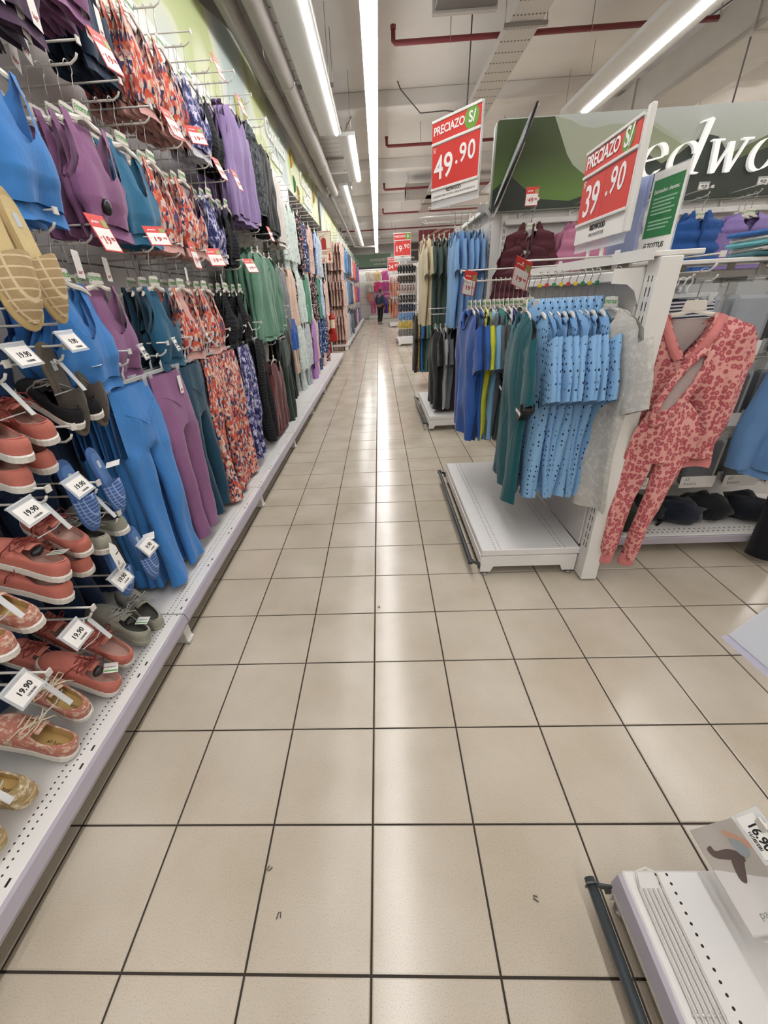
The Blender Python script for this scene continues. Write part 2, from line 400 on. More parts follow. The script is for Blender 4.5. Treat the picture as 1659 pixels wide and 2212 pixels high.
for k, (x, r, y1) in enumerate([(-1.17, .085, 12.3), (-.93, .095, 12.3), (-1.05, .05, 24.0)]):
    t = thing('service_pipe', ['outer grey service pipe under the ceiling beside the mural', 'inner thick grey service pipe beside the white light flank', 'thin grey service pipe under the far left ceiling'][k], 'pipe', (x, 0, 3.72))
    y0 = -4.8 if k < 2 else 12.6
    ob('pipe_run', MB().tube([(0, y0, 0), (0, y1, 0)] if k < 2 else [(0, y0, 0), (0, y1, 0), (.3, y1+.4, 0), (1.0, y1+.5, 0)], r, 12).mesh('pipe_run', [PIPEG]), t)
    bd = MB().tube([(0, -.012, 0), (0, .012, 0)], r+.008, 12).tube([(0, 0, r), (0, 0, CZ-3.721)], .005, 5).mesh('pipe_clamp', [STEEL])
    for y in ([2.2, 6.5, 9.8] if k < 2 else [14.5, 19, 23]): ob('pipe_clamp', bd, t, (0, y, 0))
def m_perf():
    k = NT('perforated tray sheet'); k.rough(.45); co = k.coord((1, 1, 0))
    sep = k.n('ShaderNodeSeparateXYZ'); k.l(co, sep.inputs[0])
    def md(o, m, a, b):
        n = k.n('ShaderNodeMath', operation='MODULO'); k.l(o, n.inputs[0]); n.inputs[1].default_value = m
        l = k.n('ShaderNodeMath', operation='LESS_THAN'); k.l(n.outputs[0], l.inputs[0]); l.inputs[1].default_value = a; return l.outputs[0]
    mu = k.n('ShaderNodeMath', operation='MULTIPLY'); k.l(md(sep.outputs['X'], .04, .022, 0), mu.inputs[0]); k.l(md(sep.outputs['Y'], .25, .03, 0), mu.inputs[1])
    k.l(k.ramp(mu.outputs[0], [(0, '#bdb8b2'), (1, '#5a5650')]), k.b.inputs['Base Color']); return k.m
PERF = m_perf()
def tray(label, x, w, y0, y1, z, h=.1):
    t = thing('cable_tray', label, 'cable tray', (x, y0, z)); L = y1-y0
    ob('tray_bottom', MB().box(0, w, 0, L, 0, .008).mesh('tray_bottom', [PERF]), t)
    sd = MB().box(0, .006, 0, L, .008, h).mesh('side_wall', [GALV]); ob('side_wall', sd, t); ob('side_wall', sd, t, (w-.006, 0, 0))
    br = MB().box(-.06, w+.06, -.02, .02, -.04, -.002).tube([(-.05, 0, -.02), (-.05, 0, CZ-z)], .006, 5).tube([(w+.05, 0, -.02), (w+.05, 0, CZ-z)], .006, 5).mesh('trapeze_hanger', [STEEL])
    y = 2.2
    while y < L: ob('trapeze_hanger', br, t, (0, y, 0)); y += 3.2
tray('perforated cable tray above the left strip light', -.92, .42, 2.0, 11.5, 3.98)
tray('perforated cable tray running back over the shirts at upper right', 1.62, .36, 1.0, 17.5, 4.0)
t = thing('air_duct', 'dark rectangular duct at the top edge right of the strip light', 'duct', (.74, 1.0, 3.95))
ob('duct_body', MB().box(0, .62, 0, 5.0, 0, .3, .01).mesh('duct_body', [mat('dark duct', '#67625f', .6)]), t)
ob('flange', MB().box(-.02, .64, 4.96, 5.02, -.02, .32).mesh('flange', [GALV]), t)
t = thing('air_duct', 'long pale rectangular duct behind the upper right strip light', 'duct', (4.25, 1.5, 3.75))
ob('duct_body', MB().box(0, .75, 0, 9.5, 0, .45, .01).mesh('duct_body', [GALV]), t)
fl = MB().box(-.025, .775, -.02, .02, -.025, .475).mesh('flange', [GALV])
for y in (.02, 2.4, 4.8, 7.2, 9.48): ob('flange', fl, t, (0, y, 0))
t = thing('air_duct', 'pale duct crossing over the far right shirts', 'duct', (1.0, 14.8, 4.0))
ob('duct_body', MB().box(0, 5.5, 0, .55, 0, .3, .01).mesh('duct_body', [GALV]), t)
for x in (.02, 1.8, 3.6, 5.4): ob('flange', MB().box(x-.02, x+.02, -.02, .57, -.02, .32).mesh('flange', [GALV]), t)
t = thing('air_duct', 'grey box duct at the end of the left cable tray', 'duct', (-1.4, 12.3, 3.85))
ob('duct_body', MB().box(0, .9, 0, .5, 0, .2, .02).mesh('duct_body', [GALV]), t); ob('flange', MB().box(-.02, .92, -.04, 0, -.02, .22).mesh('flange', [GALV]), t)
CABL = mat('grey cable', '#55504d', .6)
for k, p in enumerate([[(2.4, 5.6, CZ), (2.42, 5.6, 4.1), (2.9, 5.5, 3.9)], [(1.35, 7.2, CZ), (1.34, 7.2, 3.6)], [(4.3, 6.4, CZ), (4.3, 6.4, 3.0)], [(.5, 9.0, CZ), (.55, 9.0, 4.4), (.9, 9.2, 4.15), (1.3, 9.0, 4.1), (1.6, 9.0, 4.06)], [(5.0, 4.0, CZ), (4.6, 5.2, 4.3), (4.4, 7.5, 4.35)], [(-.62, 9.2, 4.3), (-.45, 9.3, 3.98), (-.3, 9.3, 4.2)]]):
    tag(ob('cable', MB().tube(p, .009, 6).mesh('cable', [CABL])), ['grey cable dropping over the pink vests', 'thin hanging rod beside the 49.90 sign', 'long hanging rod behind the large sign lettering', 'black looped cable left of the 49.90 sign', 'sagging grey cable at far upper right', 'black looped cable at the left tray end'][k], 'cable')
t = thing('junction_box', 'grey junction box with cables at far upper right ceiling', 'junction box', (4.35, 6.5, 4.28))
ob('box_body', MB().box(-.1, .1, -.08, .08, 0, .14, .01).mesh('box_body', [GALV]), t); ob('gland', MB().tube([(0, 0, -.05), (0, 0, 0)], .03, 8).tube([(-.16, 0, .05), (-.1, 0, .06)], .02, 6).mesh('gland', [BLACKP]), t)

# ---------------- mural over the left units ----------------
def m_mural():
    k = NT('printed landscape mural'); k.rough(.6)
    nz = k.n('ShaderNodeTexNoise', Scale=.62, Detail=1.0); k.l(k.coord((0, 1, 1.6), loc=(0, 2.1, 0)), nz.inputs['Vector'])
    k.l(k.ramp(nz.outputs['Fac'], [(0, '#b9bf92'), (.4, '#c0c4a2'), (.43, '#a8b27c'), (.5, '#b0b884'), (.52, '#c4c7b0'), (.6, '#b3bcb5'), (.64, '#a2afac'), (1, '#98a8a5')]), k.b.inputs['Base Color']); return k.m
MURAL = m_mural()
mur = thing('mural_panel', 'pale green landscape mural board running above the left clothes units', 'mural', (-1.37, 0, 3.06))
prof = [(-1.5, 0)]+[(-1.5, .62)]
for i in range(0, 61):
    y = -1.5+i*.23; prof.append((y, .66+.10*math.sin(y*1.1+.6)+.06*math.sin(y*2.3)+.03*y*.3))
prof += [(12.3, .8), (12.3, 0)]
mb = MB(); mb.prism(prof, .02, 'x', -.02); ob('board', mb.mesh('board', [MURAL]), mur)
for k, (txt, y, z, s) in enumerate([('Conquista', 7.6, .42, .30), ('todos los', 7.5, .16, .2), ('Conquista', 10.3, .42, .32), ('todos los dias', 10.4, .13, .2)]):
    text(txt, mur, (.012, y, z), s, mat('letter white foam', '#e9e9e2', .6), (PI/2, 0, PI/2), .004, ext=.012, name='raised_lettering')
for k, (y, z, c) in enumerate([(8.75, .5, '#c99a3c'), (8.85, .18, '#3f7a55'), (9.2, .1, '#a88338'), (11.4, .45, '#b38b3a'), (5.6, .15, '#c9c07a'), (5.9, .22, '#c9c07a')]):
    p = [(.008, y+.10*math.cos(a)*(.5), z+.13*math.sin(a)) for a in [i*.5-1.4 for i in range(6)]]
    ob('leaf_cutout', MB().tube(p, [.01, .03, .04, .04, .03, .008], 6, flat=.3).mesh('leaf_cutout', [mat('leaf '+c, c, .6)]), mur)
# far mural beyond the extinguisher
mur2 = thing('mural_panel', 'narrow pale mural board above the far left clothes units', 'mural', (-1.37, 12.75, 3.0))
ob('board', MB().prism([(0, 0), (0, .75), (5, .85), (12, .65), (17.5, .75), (17.5, 0)], .02, 'x', -.02).mesh('board', [MURAL]), mur2)
for y in (1.5, 4.5, 8, 12): ob('raised_lettering', text_mesh('dias', .35, .004, .012), mur2, (.012, y, .3), (PI/2, 0, PI/2), mat('letter white foam', '#e9e9e2'))
# ---------------- far signs ----------------
GRN = mat('green banner', '#86a38f', .6)
t = thing('hanging_banner', 'green hanging banner with white lettering at the far end of the aisle', 'sign', (0, 30, 3.1))
ob('board', MB().box(-1.75, .95, 0, .04, 0, .72).mesh('board', [GRN]), t); ob('lower_edge', MB().box(-1.75, .95, -.01, .05, -.1, 0).mesh('lower_edge', [DARK]), t)
text('CONQUISTA', t, (.22, -.01, .38), .21, WHITEINK, bold=.006, ext=.01); text('todos los días', t, (.25, -.01, .16), .15, WHITEINK, bold=.003)
ob('suspension_wire', MB().tube([(-1, .02, .72), (-1, .02, 1.4)], .02, 5).tube([(.6, .02, .72), (.6, .02, 1.4)], .008, 5).mesh('suspension_wire', [STEEL]), t)
MAROON = mat('maroon banner', '#7c3434', .6)
t = thing('wall_banner', 'maroon banner board high behind the cream and green t-shirts', 'sign', (2.0, 21.6, 2.2))
ob('board', MB().box(0, 4.5, 0, .05, 0, 1.75).mesh('board', [MAROON]), t)
st = MB().add([(0, -.004, 1.2), (0, -.004, 1.3), (1.1, -.004, 1.75), (.85, -.004, 1.75)], [(0, 1, 2, 3)]).mesh('printed_stripe', [mat('pale stripe', '#b59a8e')])
ob('printed_stripe', st, t); ob('printed_stripe', st, t, (.35, -.002, -.05))
t = thing('hanging_banner', 'grey banner with small white lettering behind the 19.90 sign', 'sign', (.95, 24, 2.95))
ob('board', MB().box(0, 1.5, 0, .04, 0, .75).mesh('board', [mat('dark grey banner', '#4a4543')]), t); ob('edge_strip', MB().box(0, 1.5, -.01, .05, .42, .5).mesh('edge_strip', [mat('grey strip', '#8b8681')]), t)
text('nuevo', t, (.8, -.01, .15), .2, WHITEINK); wr = MB().tube([(0, .02, .74), (0, .02, CZ-2.95)], .006, 5).mesh('suspension_wire', [STEEL]); ob('suspension_wire', wr, t, (.1, 0, 0)); ob('suspension_wire', wr, t, (1.4, 0, 0))
# ---------------- shop fittings ----------------
def m_deck(nm, ax_rows, pitch=.0165, slot=True):
    """white sheet deck with rows of punched dots running along y at the given x"""
    k = NT(nm); k.rough(.3); sep = k.n('ShaderNodeSeparateXYZ'); k.l(k.coord(), sep.inputs[0])
    def m(op, a, b):
        n = k.n('ShaderNodeMath', operation=op)
        for i, q in enumerate((a, b)):
            if isinstance(q, (int, float)): n.inputs[i].default_value = q
            else: k.l(q, n.inputs[i])
        return n.outputs[0]
    x, y = sep.outputs['X'], sep.outputs['Y']; acc = None
    ym = m('SUBTRACT', m('MODULO', m('ADD', y, 10), pitch), pitch/2)
    for cx in ax_rows:
        d = m('ADD', m('POWER', m('SUBTRACT', x, cx), 2), m('POWER', ym, 2)); h = m('LESS_THAN', d, .0029**2)
        acc = h if acc is None else m('MAXIMUM', acc, h)
    if slot:
        ys = m('ABSOLUTE', m('SUBTRACT', m('MODULO', m('ADD', y, 10), .33), .165), 0); ys2 = m('ABSOLUTE', m('SUBTRACT', ys, .028), 0)
        sl = m('MULTIPLY', m('LESS_THAN', ys2, .009), m('LESS_THAN', m('ABSOLUTE', m('SUBTRACT', x, ax_rows[-1]+.026), 0), .0035))
        acc = m('MAXIMUM', acc, sl)
    k.l(k.ramp(acc, [(0, '#dcdad8'), (1, '#1f1b19')]), k.b.inputs['Base Color']); return k.m
DECK = m_deck('punched white deck', [.408, .432])
DECK_R = m_deck('punched white deck right', [.10, .075, .44, .415], slot=False)
LILAC = mat('lilac price rail plastic', '#aaa4ae', .25)
PANELW = mat('white back panel', '#cfccc8', .45, vary=.04, vscale=3)
def m_slots():
    k = NT('slotted upright'); k.rough(.4); sep = k.n('ShaderNodeSeparateXYZ'); k.l(k.coord(), sep.inputs[0])
    a = k.n('ShaderNodeMath', operation='MODULO'); k.l(sep.outputs['Z'], a.inputs[0]); a.inputs[1].default_value = .05
    b = k.n('ShaderNodeMath', operation='LESS_THAN'); k.l(a.outputs[0], b.inputs[0]); b.inputs[1].default_value = .032
    k.l(k.ramp(b.outputs[0], [(0, '#d8d5d1'), (1, '#28231f')]), k.b.inputs['Base Color']); return k.m
SLOTS = m_slots()
XP = -1.35          # front face of the left back panels
BAY = 1.36
foot_me = MB().prism([(0, 0), (.10, 0), (.10, .012), (.09, .012), (.085, .10), (-.01, .10)], .05, 'y', -.025).mesh('foot', [WHITE_METAL])
def slot_strip(w, h, d=.0012):
    return MB().box(-w/2, w/2, -d, 0, 0, h).mesh('slot_strip', [SLOTS])
def left_bay(y0, label, top=3.05, L=BAY, panels=6):
    t = thing('gondola_bay', label, 'shelf unit', (XP, y0, 0), group='white wall bays along the left side')
    ob('base_deck', MB().box(0, .475, .004, L-.004, .118, .165, .003).mesh('base_deck', [DECK]), t)
    ob('price_rail', MB().prism([(.475, .163), (.487, .160), (.497, .125), (.490, .105), (.475, .105)], L-.006, 'y', .003).mesh('price_rail', [LILAC]), t)
    f = ob('foot', foot_me, t, (.385, .0, .005)); ob('foot_pad', MB().tube([(.085, 0, -.005), (.085, 0, .01)], .014, 8).mesh('foot_pad', [CLEAR]), f)
    ob('kick_plate', MB().box(.05, .058, .01, L-.01, .005, .115).mesh('kick_plate', [WHITE_METAL]), t)
    h = (top-.165)/panels
    pm = MB().box(-.018, 0, .03, L-.03, .002, h-.002, .004).mesh('back_panel', [PANELW])
    for i in range(panels): ob('back_panel', pm, t, (0, 0, .165+i*h))
    up = MB().box(-.03, .006, -.03, .03, 0, top).mesh('upright', [WHITE_METAL]); u = ob('upright', up, t)
    sl = MB().box(.006, .0068, -.014, -.009, .2, top-.05).box(.006, .0068, .009, .014, .2, top-.05).mesh('slot_strip', [SLOTS])
    ob('slot_strip', sl, u)
    return t
NAMES_BAY = ['bay of the left wall shelving just behind the camera', 'nearest bay of the left wall shelving, under the lowest tan shoe', 'shoe bay of the left wall shelving, holding the sneakers and slippers', 'left wall bay under the blue and mauve leggings', 'left wall bay under the floral and navy flared trousers', 'left wall bay under the burgundy and dark green garments', 'left wall bay with the empty glossy deck nearest', 'left wall bay with empty deck and grey pyjamas', 'left wall bay under the navy floral pyjamas', 'last left wall bay before the fire extinguisher']
for i, n in enumerate(NAMES_BAY): left_bay(-.012+(i-2)*BAY, n, top=3.05 if i < 8 else 2.6)
for i in range(12): left_bay(12.75+i*BAY, 'far left wall bay %s after the fire extinguisher' % (['right', 'second', 'third', 'fourth', 'fifth', 'sixth', 'seventh', 'eighth', 'ninth', 'tenth', 'eleventh', 'twelfth'][i]), top=2.95)

def right_unit(label, x0, x1, y0, y1, top, zdeck=.17, rail_bumper=True, back=True, postx=None):
    """double sided unit on the right: base with bumper towards the aisle (-x), back panel at x1, end post nearest the camera"""
    t = thing('gondola_unit', label, 'shelf unit', (x0, y0, 0)); w = x1-x0; L = y1-y0
    dk = MB().box(0, w, 0, L, zdeck-.04, zdeck, .004).mesh('base_deck', [DECK_R]); ob('base_deck', dk, t)
    for nm, yy in (('end_skirt', -.002), ('end_skirt', L-.01)):
        ob(nm, MB().prism([(0, .028), (.055, .028), (.07, .062), (w-.09, .062), (w-.075, .028), (w-.01, .028), (w-.01, zdeck-.042), (0, zdeck-.042)], .012, 'y', yy).mesh(nm, [WHITE_METAL]), t)
    ob('front_skirt', MB().box(-.004, .008, 0, L, .075, zdeck-.042).mesh('front_skirt', [WHITE_METAL]), t)
    fm = MB().tube([(0, 0, 0), (0, 0, .008)], .018, 10).tube([(0, 0, .008), (0, 0, .035)], .006, 6).mesh('levelling_foot', [STEEL])
    for a in (.03, w-.03):
        for b in (.02, L-.02): ob('levelling_foot', fm, t, (a, b, 0))
    if rail_bumper:
        ob('bumper_rail', MB().tube([(-.055, -.01, .098), (-.055, L+.01, .098)], .0125, 10).mesh('bumper_rail', [DARK]), t)
        bk = MB().prism([(-.068, .084), (-.04, .11), (-.04, .112), (-.055, .114), (-.068, .11)], .004, 'y').prism([(-.06, .11), (0, .088), (0, .05), (-.012, .05), (-.02, .075), (-.045, .09)], .005, 'y').mesh('bumper_bracket', [DARK])
        for b in (.0, L-.005): ob('bumper_bracket', bk, t, (-.0, b, 0))
    if back:
        n = max(1, round((top-zdeck)/.42)); h = (top-zdeck-.02)/n
        pm = MB().box(w, w+.02, .03, L, .002, h-.002, .003).mesh('back_panel', [PANELW])
        for i in range(n): ob('back_panel', pm, t, (0, 0, zdeck+i*h))
        px = w if postx is None else postx-x0
        pt = ob('end_post', MB().box(px, px+.08, -.07, .012, .012, top, .003).mesh('end_post', [WHITE_METAL]), t)
        ob('slot_strip', MB().box(px-.001, px, -.045, -.04, .2, top-.06).box(px-.001, px, -.022, -.017, .2, top-.06).mesh('slot_strip', [SLOTS]), pt)
        pf = ob('end_post', MB().box(px, px+.08, L-.012, L+.06, .012, top, .003).mesh('end_post', [WHITE_METAL]), t)
        ob('crossbar', MB().box(w-.05, w-.012, .02, L-.02, top-.075, top-.035, .004).mesh('crossbar', [WHITE_METAL]), t)
        br = MB().prism([(w, top-.03), (w-.12, top-.03), (w-.12, top-.08), (w-.06, top-.085), (w-.025, top-.11), (w, top-.16)], .006, 'y').mesh('shelf_bracket', [WHITE_METAL])
        ob('shelf_bracket', br, t, (0, .012, 0)); ob('shelf_bracket', br, t, (0, L-.03, 0))
    return t
_u = right_unit('low white display unit in the foreground, lower right, with a bare deck', .60, 1.10, -.95, .435, 1.48)
ob('price_rail', MB().prism([(-.001, .168), (-.010, .164), (-.016, .120), (-.004, .115)], 1.375, 'y', .004).mesh('price_rail', [LILAC]), _u)
right_unit('white display unit with the dotted polo shirts and a bare deck', .58, 1.10, 1.775, 3.03, 1.48)
right_unit('tall white display unit under the green and light blue t-shirts', .60, 1.12, 4.45, 5.75, 2.12)
right_unit('white display unit holding the rows of flip-flops', .66, 1.22, 13.25, 14.5, 2.22)
right_unit('far low white unit under the coral trousers', .62, 1.25, 21.8, 23.1, 1.5)
# top shelf cap of the polo unit
t = thing('top_shelf', 'white top shelf board over the polo shirts and plastic sign holders', 'shelf', (1.10, 1.72, 1.481))
ob('board', MB().box(-.02, .16, 0, 1.33, 0, .018, .003).mesh('board', [WHITE_METAL]), t)
ob('front_lip', MB().box(-.024, -.02, 0, 1.33, -.01, .03).mesh('front_lip', [WHITE_METAL]), t)
# ---- unit facing the camera on the right (packaged basics) ----
t = thing('gondola_unit', 'white shelf unit of packaged basics facing the camera at right', 'shelf unit', (1.20, 2.38, 0))
ob('base_deck', MB().box(.0, 1.5, -.46, 0, .10, .135, .003).mesh('base_deck', [m_deck('punched white deck facing', [], slot=False) if 0 else WHITE_METAL]), t)
ob('price_rail', MB().box(0, 1.5, -.475, -.46, .085, .132, .004).mesh('price_rail', [LILAC]), t)
dots = MB()
for i in range(52):
    for r in (-.40, -.43):
        dots.box(.02+i*.028, .029+i*.028, r, r+.007, .1351, .1355)
o = ob('punched_holes', dots.mesh('punched_holes', [BLACKP]), t); o['kind'] = 'stuff'
for i, (z0, z1) in enumerate([(.135, .57), (.57, 1.0), (1.0, 1.44)]): ob('back_panel', MB().box(.02, 1.5, 0, .02, z0+.002, z1-.002, .003).mesh('back_panel', [PANELW]), t)
ob('upright', MB().box(-.02, .03, -.01, .04, 0, 1.47).mesh('upright', [WHITE_METAL]), t)
ob('hanging_rail', MB().box(0, 1.5, -.05, -.02, 1.40, 1.435, .004).mesh('hanging_rail', [WHITE_METAL]), t)
ob('top_shelf', MB().box(.04, 1.5, -.20, .30, 1.462, 1.48, .003).mesh('top_shelf', [WHITE_METAL]), t)
for x in (.1, 1.4): ob('levelling_foot', MB().box(x-.03, x+.03, -.40, -.36, 0, .10).mesh('levelling_foot', [WHITE_METAL]), t)
# ---- back wall display of vests under the large sign ----
t = thing('gondola_unit', 'tall white wall display of quilted vests under the large green sign', 'shelf unit', (1.22, 4.36, 0))
for i in range(4): ob('back_panel', MB().box(.02, 2.8, 0, .02, .1+i*.48, .1+(i+1)*.48-.004, .003).mesh('back_panel', [PANELW]), t)
for x in (0.0, 1.36, 2.72):
    u = ob('upright', MB().box(x-.02, x+.03, -.012, .04, 0, 2.0).mesh('upright', [WHITE_METAL]), t)
    ob('slot_strip', MB().box(x-.002, x+.002, -.0128, -.012, .2, 1.95).box(x+.010, x+.014, -.0128, -.012, .2, 1.95).mesh('slot_strip', [SLOTS]), u)
ob('hanging_rail', MB().box(0, 2.8, -.06, -.025, 1.905, 1.945, .004).mesh('hanging_rail', [WHITE_METAL]), t)
ob('base_deck', MB().box(0, 2.8, -.45, 0, .1, .14).mesh('base_deck', [WHITE_METAL]), t); ob('kick_plate', MB().box(0, 2.8, -.1, -.09, 0, .1).mesh('kick_plate', [WHITE_METAL]), t)
# ---- large sign ----
SY = 4.31
t = thing('fascia_sign', 'large green and grey shop sign with white italic serif lettering at right', 'sign', (1.07, SY, 2.0))
def flat(pts, y, m, name):
    ob(name, MB().prism([(x-1.07, z-2.0) for x, z in pts], .0015, 'y', y).mesh(name, [m]), t)
def smooth_poly(pts, n=5):
    out = []; N = len(pts)
    for i in range(N):
        p0, p1, p2, p3 = [Vector(pts[(i+k-1) % N]) for k in range(4)]
        for j in range(n):
            u = j/n; out.append(tuple(.5*((2*p1)+(p2-p0)*u+(2*p0-5*p1+4*p2-p3)*u*u+(3*p1-p0-3*p2+p3)*u**3)))
    return out
FOG = NT('sign fog print'); _c = FOG.coord(); _s = FOG.n('ShaderNodeSeparateXYZ'); FOG.l(_c, _s.inputs[0])
FOG.l(FOG.ramp(_s.outputs['Z'], [(0, '#7d8378'), (.35, '#9fa396'), (.62, '#b9beb9')]), FOG.b.inputs['Base Color']); FOG.rough(.5); FOG = FOG.m
board = [(0, .04), (.02, .01), (.05, 0), (3.3, 0), (3.3, .62), (.05, .62), (.015, .605), (0, .57)]
ob('board', MB().prism(board, .04, 'y', 0).mesh('board', [FOG]), t)
_k = NT('sign olive to leaf print'); _k.rough(.5); _q = _k.n('ShaderNodeSeparateXYZ'); _k.l(_k.coord(), _q.inputs[0]); _k.l(_k.ramp(_q.outputs['Z'], [(0, '#6a8a40'), (.12, '#64833b'), (.26, '#52682f'), (.40, '#414f28'), (.62, '#3a4727')]), _k.b.inputs['Base Color']); G_D = _k.m; G_L = mat('sign leaf green', '#5d7a33', .5, vary=.15, vscale=3); G_B = mat('sign charcoal green', '#2e362d', .5); G_O = mat('sign misty olive', '#8f957a', .5); G_F = mat('sign pale fog', '#a3a893', .5)
flat([(1.54, 2.615), (1.674, 2.582), (1.767, 2.539), (1.872, 2.523), (1.99, 2.54), (2.16, 2.54), (2.25, 2.587), (2.42, 2.498), (2.58, 2.42), (2.75, 2.33), (3.0, 2.2), (2.3, 2.02), (1.75, 2.02)], -.002, G_F, 'printed_hill')
flat([(2.1, 2.46), (2.25, 2.56), (2.42, 2.47), (2.58, 2.40), (2.75, 2.30), (2.9, 2.1), (2.2, 2.02)], -.0025, G_O, 'printed_hill')
flat([(3.0, 2.30), (3.3, 2.42), (3.6, 2.56), (4.36, 2.60), (4.36, 2.1), (3.0, 2.1)], -.0025, mat('sign moss', '#5d6643', .5), 'printed_hill')
flat([(1.085, 2.03), (1.085, 2.60), (1.10, 2.612), (1.539, 2.612), (1.60, 2.505), (1.677, 2.369), (1.738, 2.298), (1.81, 2.25), (1.892, 2.206), (1.96, 2.14), (1.9, 2.05), (1.6, 2.03), (1.3, 2.03)], -.003, G_D, 'printed_hill')
flat([(1.085, 2.012), (1.085, 2.16), (1.15, 2.20), (1.242, 2.239), (1.361, 2.154), (1.491, 2.079), (1.745, 2.054), (1.83, 2.075), (2.0, 2.13), (2.10, 2.25), (2.2, 2.34), (2.34, 2.335), (2.47, 2.268), (2.587, 2.323), (2.715, 2.41), (2.80, 2.435), (2.88, 2.42), (2.96, 2.34), (3.08, 2.268), (3.3, 2.33), (3.7, 2.30), (4.36, 2.33), (4.36, 2.012)], -.006, G_B, 'printed_hill')
# italic serif letters drawn with a broad nib
def nib(strokes, w, ang=.6):
    mb = MB(); nx, nz = math.cos(ang)*w/2, math.sin(ang)*w/2
    for st in strokes:
        for a, b in zip(st[:-1], st[1:]):
            q = [(a[0]-nx, a[1]-nz), (a[0]+nx, a[1]+nz), (b[0]+nx, b[1]+nz), (b[0]-nx, b[1]-nz)]
            mb.prism(q, .03, 'y', -.04)
    return mb
def arc(cx, cz, rx, rz, a0, a1, n=22, sl=.2):
    out = []
    for i in range(n+1):
        a = math.radians(a0+(a1-a0)*i/n); z = cz+rz*math.sin(a); out.append((cx+rx*math.cos(a)+sl*(z-cz), z))
    return out
LETTER = mat('white sign letter', '#f0efec', .4, emit=.25)
def stem(x0, z0, x1, z1, w=.028):
    return [(x0-w/2, z0), (x0+w/2, z0), (x1+w/2, z1), (x1-w/2, z1)]
def put(name, polys, strokes, w=.034, ang=.35):
    mb = nib(strokes, w, ang)
    for p in polys: mb.prism(p, .03, 'y', -.0402)
    ob(name, mb.mesh(name, [LETTER]), t, (-1.07, 0, -2.0))
put('letter_r', [stem(2.06, 2.18, 2.12, 2.49, .04), [(2.02, 2.18), (2.11, 2.18), (2.112, 2.19), (2.022, 2.19)]], [arc(2.15, 2.425, .06, .06, 100, -90), [(2.14, 2.36), (2.18, 2.24), (2.215, 2.19), (2.255, 2.195)]], .036)
put('letter_e', [[(2.315, 2.277), (2.455, 2.302), (2.455, 2.312), (2.315, 2.29)]], [arc(2.385, 2.288, .082, .105, 14, 322)], .04, .3)
put('letter_d', [stem(2.705, 2.19, 2.775, 2.525, .042), [(2.70, 2.505), (2.78, 2.525), (2.78, 2.535), (2.70, 2.515)], [(2.695, 2.18), (2.765, 2.18), (2.775, 2.19), (2.695, 2.2)]], [arc(2.62, 2.285, .092, .105, 20, 345)], .04, .3)
put('letter_w', [stem(2.885, 2.18, 2.865, 2.395, .042), stem(2.895, 2.18, 2.985, 2.375, .014), stem(3.005, 2.18, 2.985, 2.375, .042), stem(3.015, 2.18, 3.11, 2.39, .014), [(2.82, 2.385), (2.92, 2.385), (2.92, 2.397), (2.82, 2.397)], [(3.06, 2.383), (3.15, 2.383), (3.15, 2.395), (3.06, 2.395)]], [], .04)
put('letter_o', [], [arc(3.27, 2.285, .09, .107, 0, 360, 30)], .042, .3)
put('letter_o', [], [arc(3.53, 2.285, .09, .107, 0, 360, 30)], .042, .3)
put('letter_d', [stem(3.885, 2.19, 3.955, 2.525, .042), [(3.88, 2.505), (3.96, 2.525), (3.96, 2.535), (3.88, 2.515)]], [arc(3.80, 2.285, .092, .105, 20, 345)], .04, .3)
# dark oval sign seen edge on
t = thing('oval_sign', 'dark oval sign seen edge-on beside the 49.90 promo sign', 'sign', (1.20, 4.12, 2.33), rot=(0, .38, -.13))
mb = MB(); rings = []
for k, (s, x) in enumerate([(0, -.014), (.93, -.014), (1, -.008), (1, .008), (.93, .014), (0, .014)]):
    rings.append([(x, .2*s*math.cos(a), .325*s*math.sin(a)) for a in [2*PI*i/32 for i in range(32)]])
mb.loft(rings[1:5], cap0=True, cap1=True, smooth=False); ob('oval_board', mb.mesh('oval_board', [BLACKP]), t)
ob('printed_face', MB().prism([(.17*math.cos(a), .28*math.sin(a)) for a in [2*PI*i/28 for i in range(28)]], .001, 'x', -.0155).mesh('printed_face', [mat('oval face', '#9aa3a0', .3)]), t)
ob('rim', MB().tube([(0, .2*math.cos(a), .325*math.sin(a)) for a in [2*PI*i/36 for i in range(37)]], .013, 6, caps=False).mesh('rim', [BLACKP]), t)
ob('mount_arm', MB().box(.012, .03, -.02, .02, -.42, .1, .004).mesh('mount_arm', [STEEL]), t)
# lower row rail further along the right side
t = thing('garment_rack', 'free-standing white rail under the teal t-shirts beyond the tall unit', 'clothes rack', (.62, 7.0, 0))
mb = MB().tube([(0, 0, 1.27), (.95, 0, 1.27)], .012, 8); ob('hanging_rail', mb.mesh('hanging_rail', [PEG_METAL]), t)
lg = MB().tube([(0, 0, 0.02), (0, 0, 1.27)], .014, 8).tube([(0, -.22, .02), (0, .22, .02)], .014, 8).mesh('leg', [PEG_METAL]); ob('leg', lg, t, (.95, 0, 0)); ob('leg', lg, t, (.5, 0, 0))
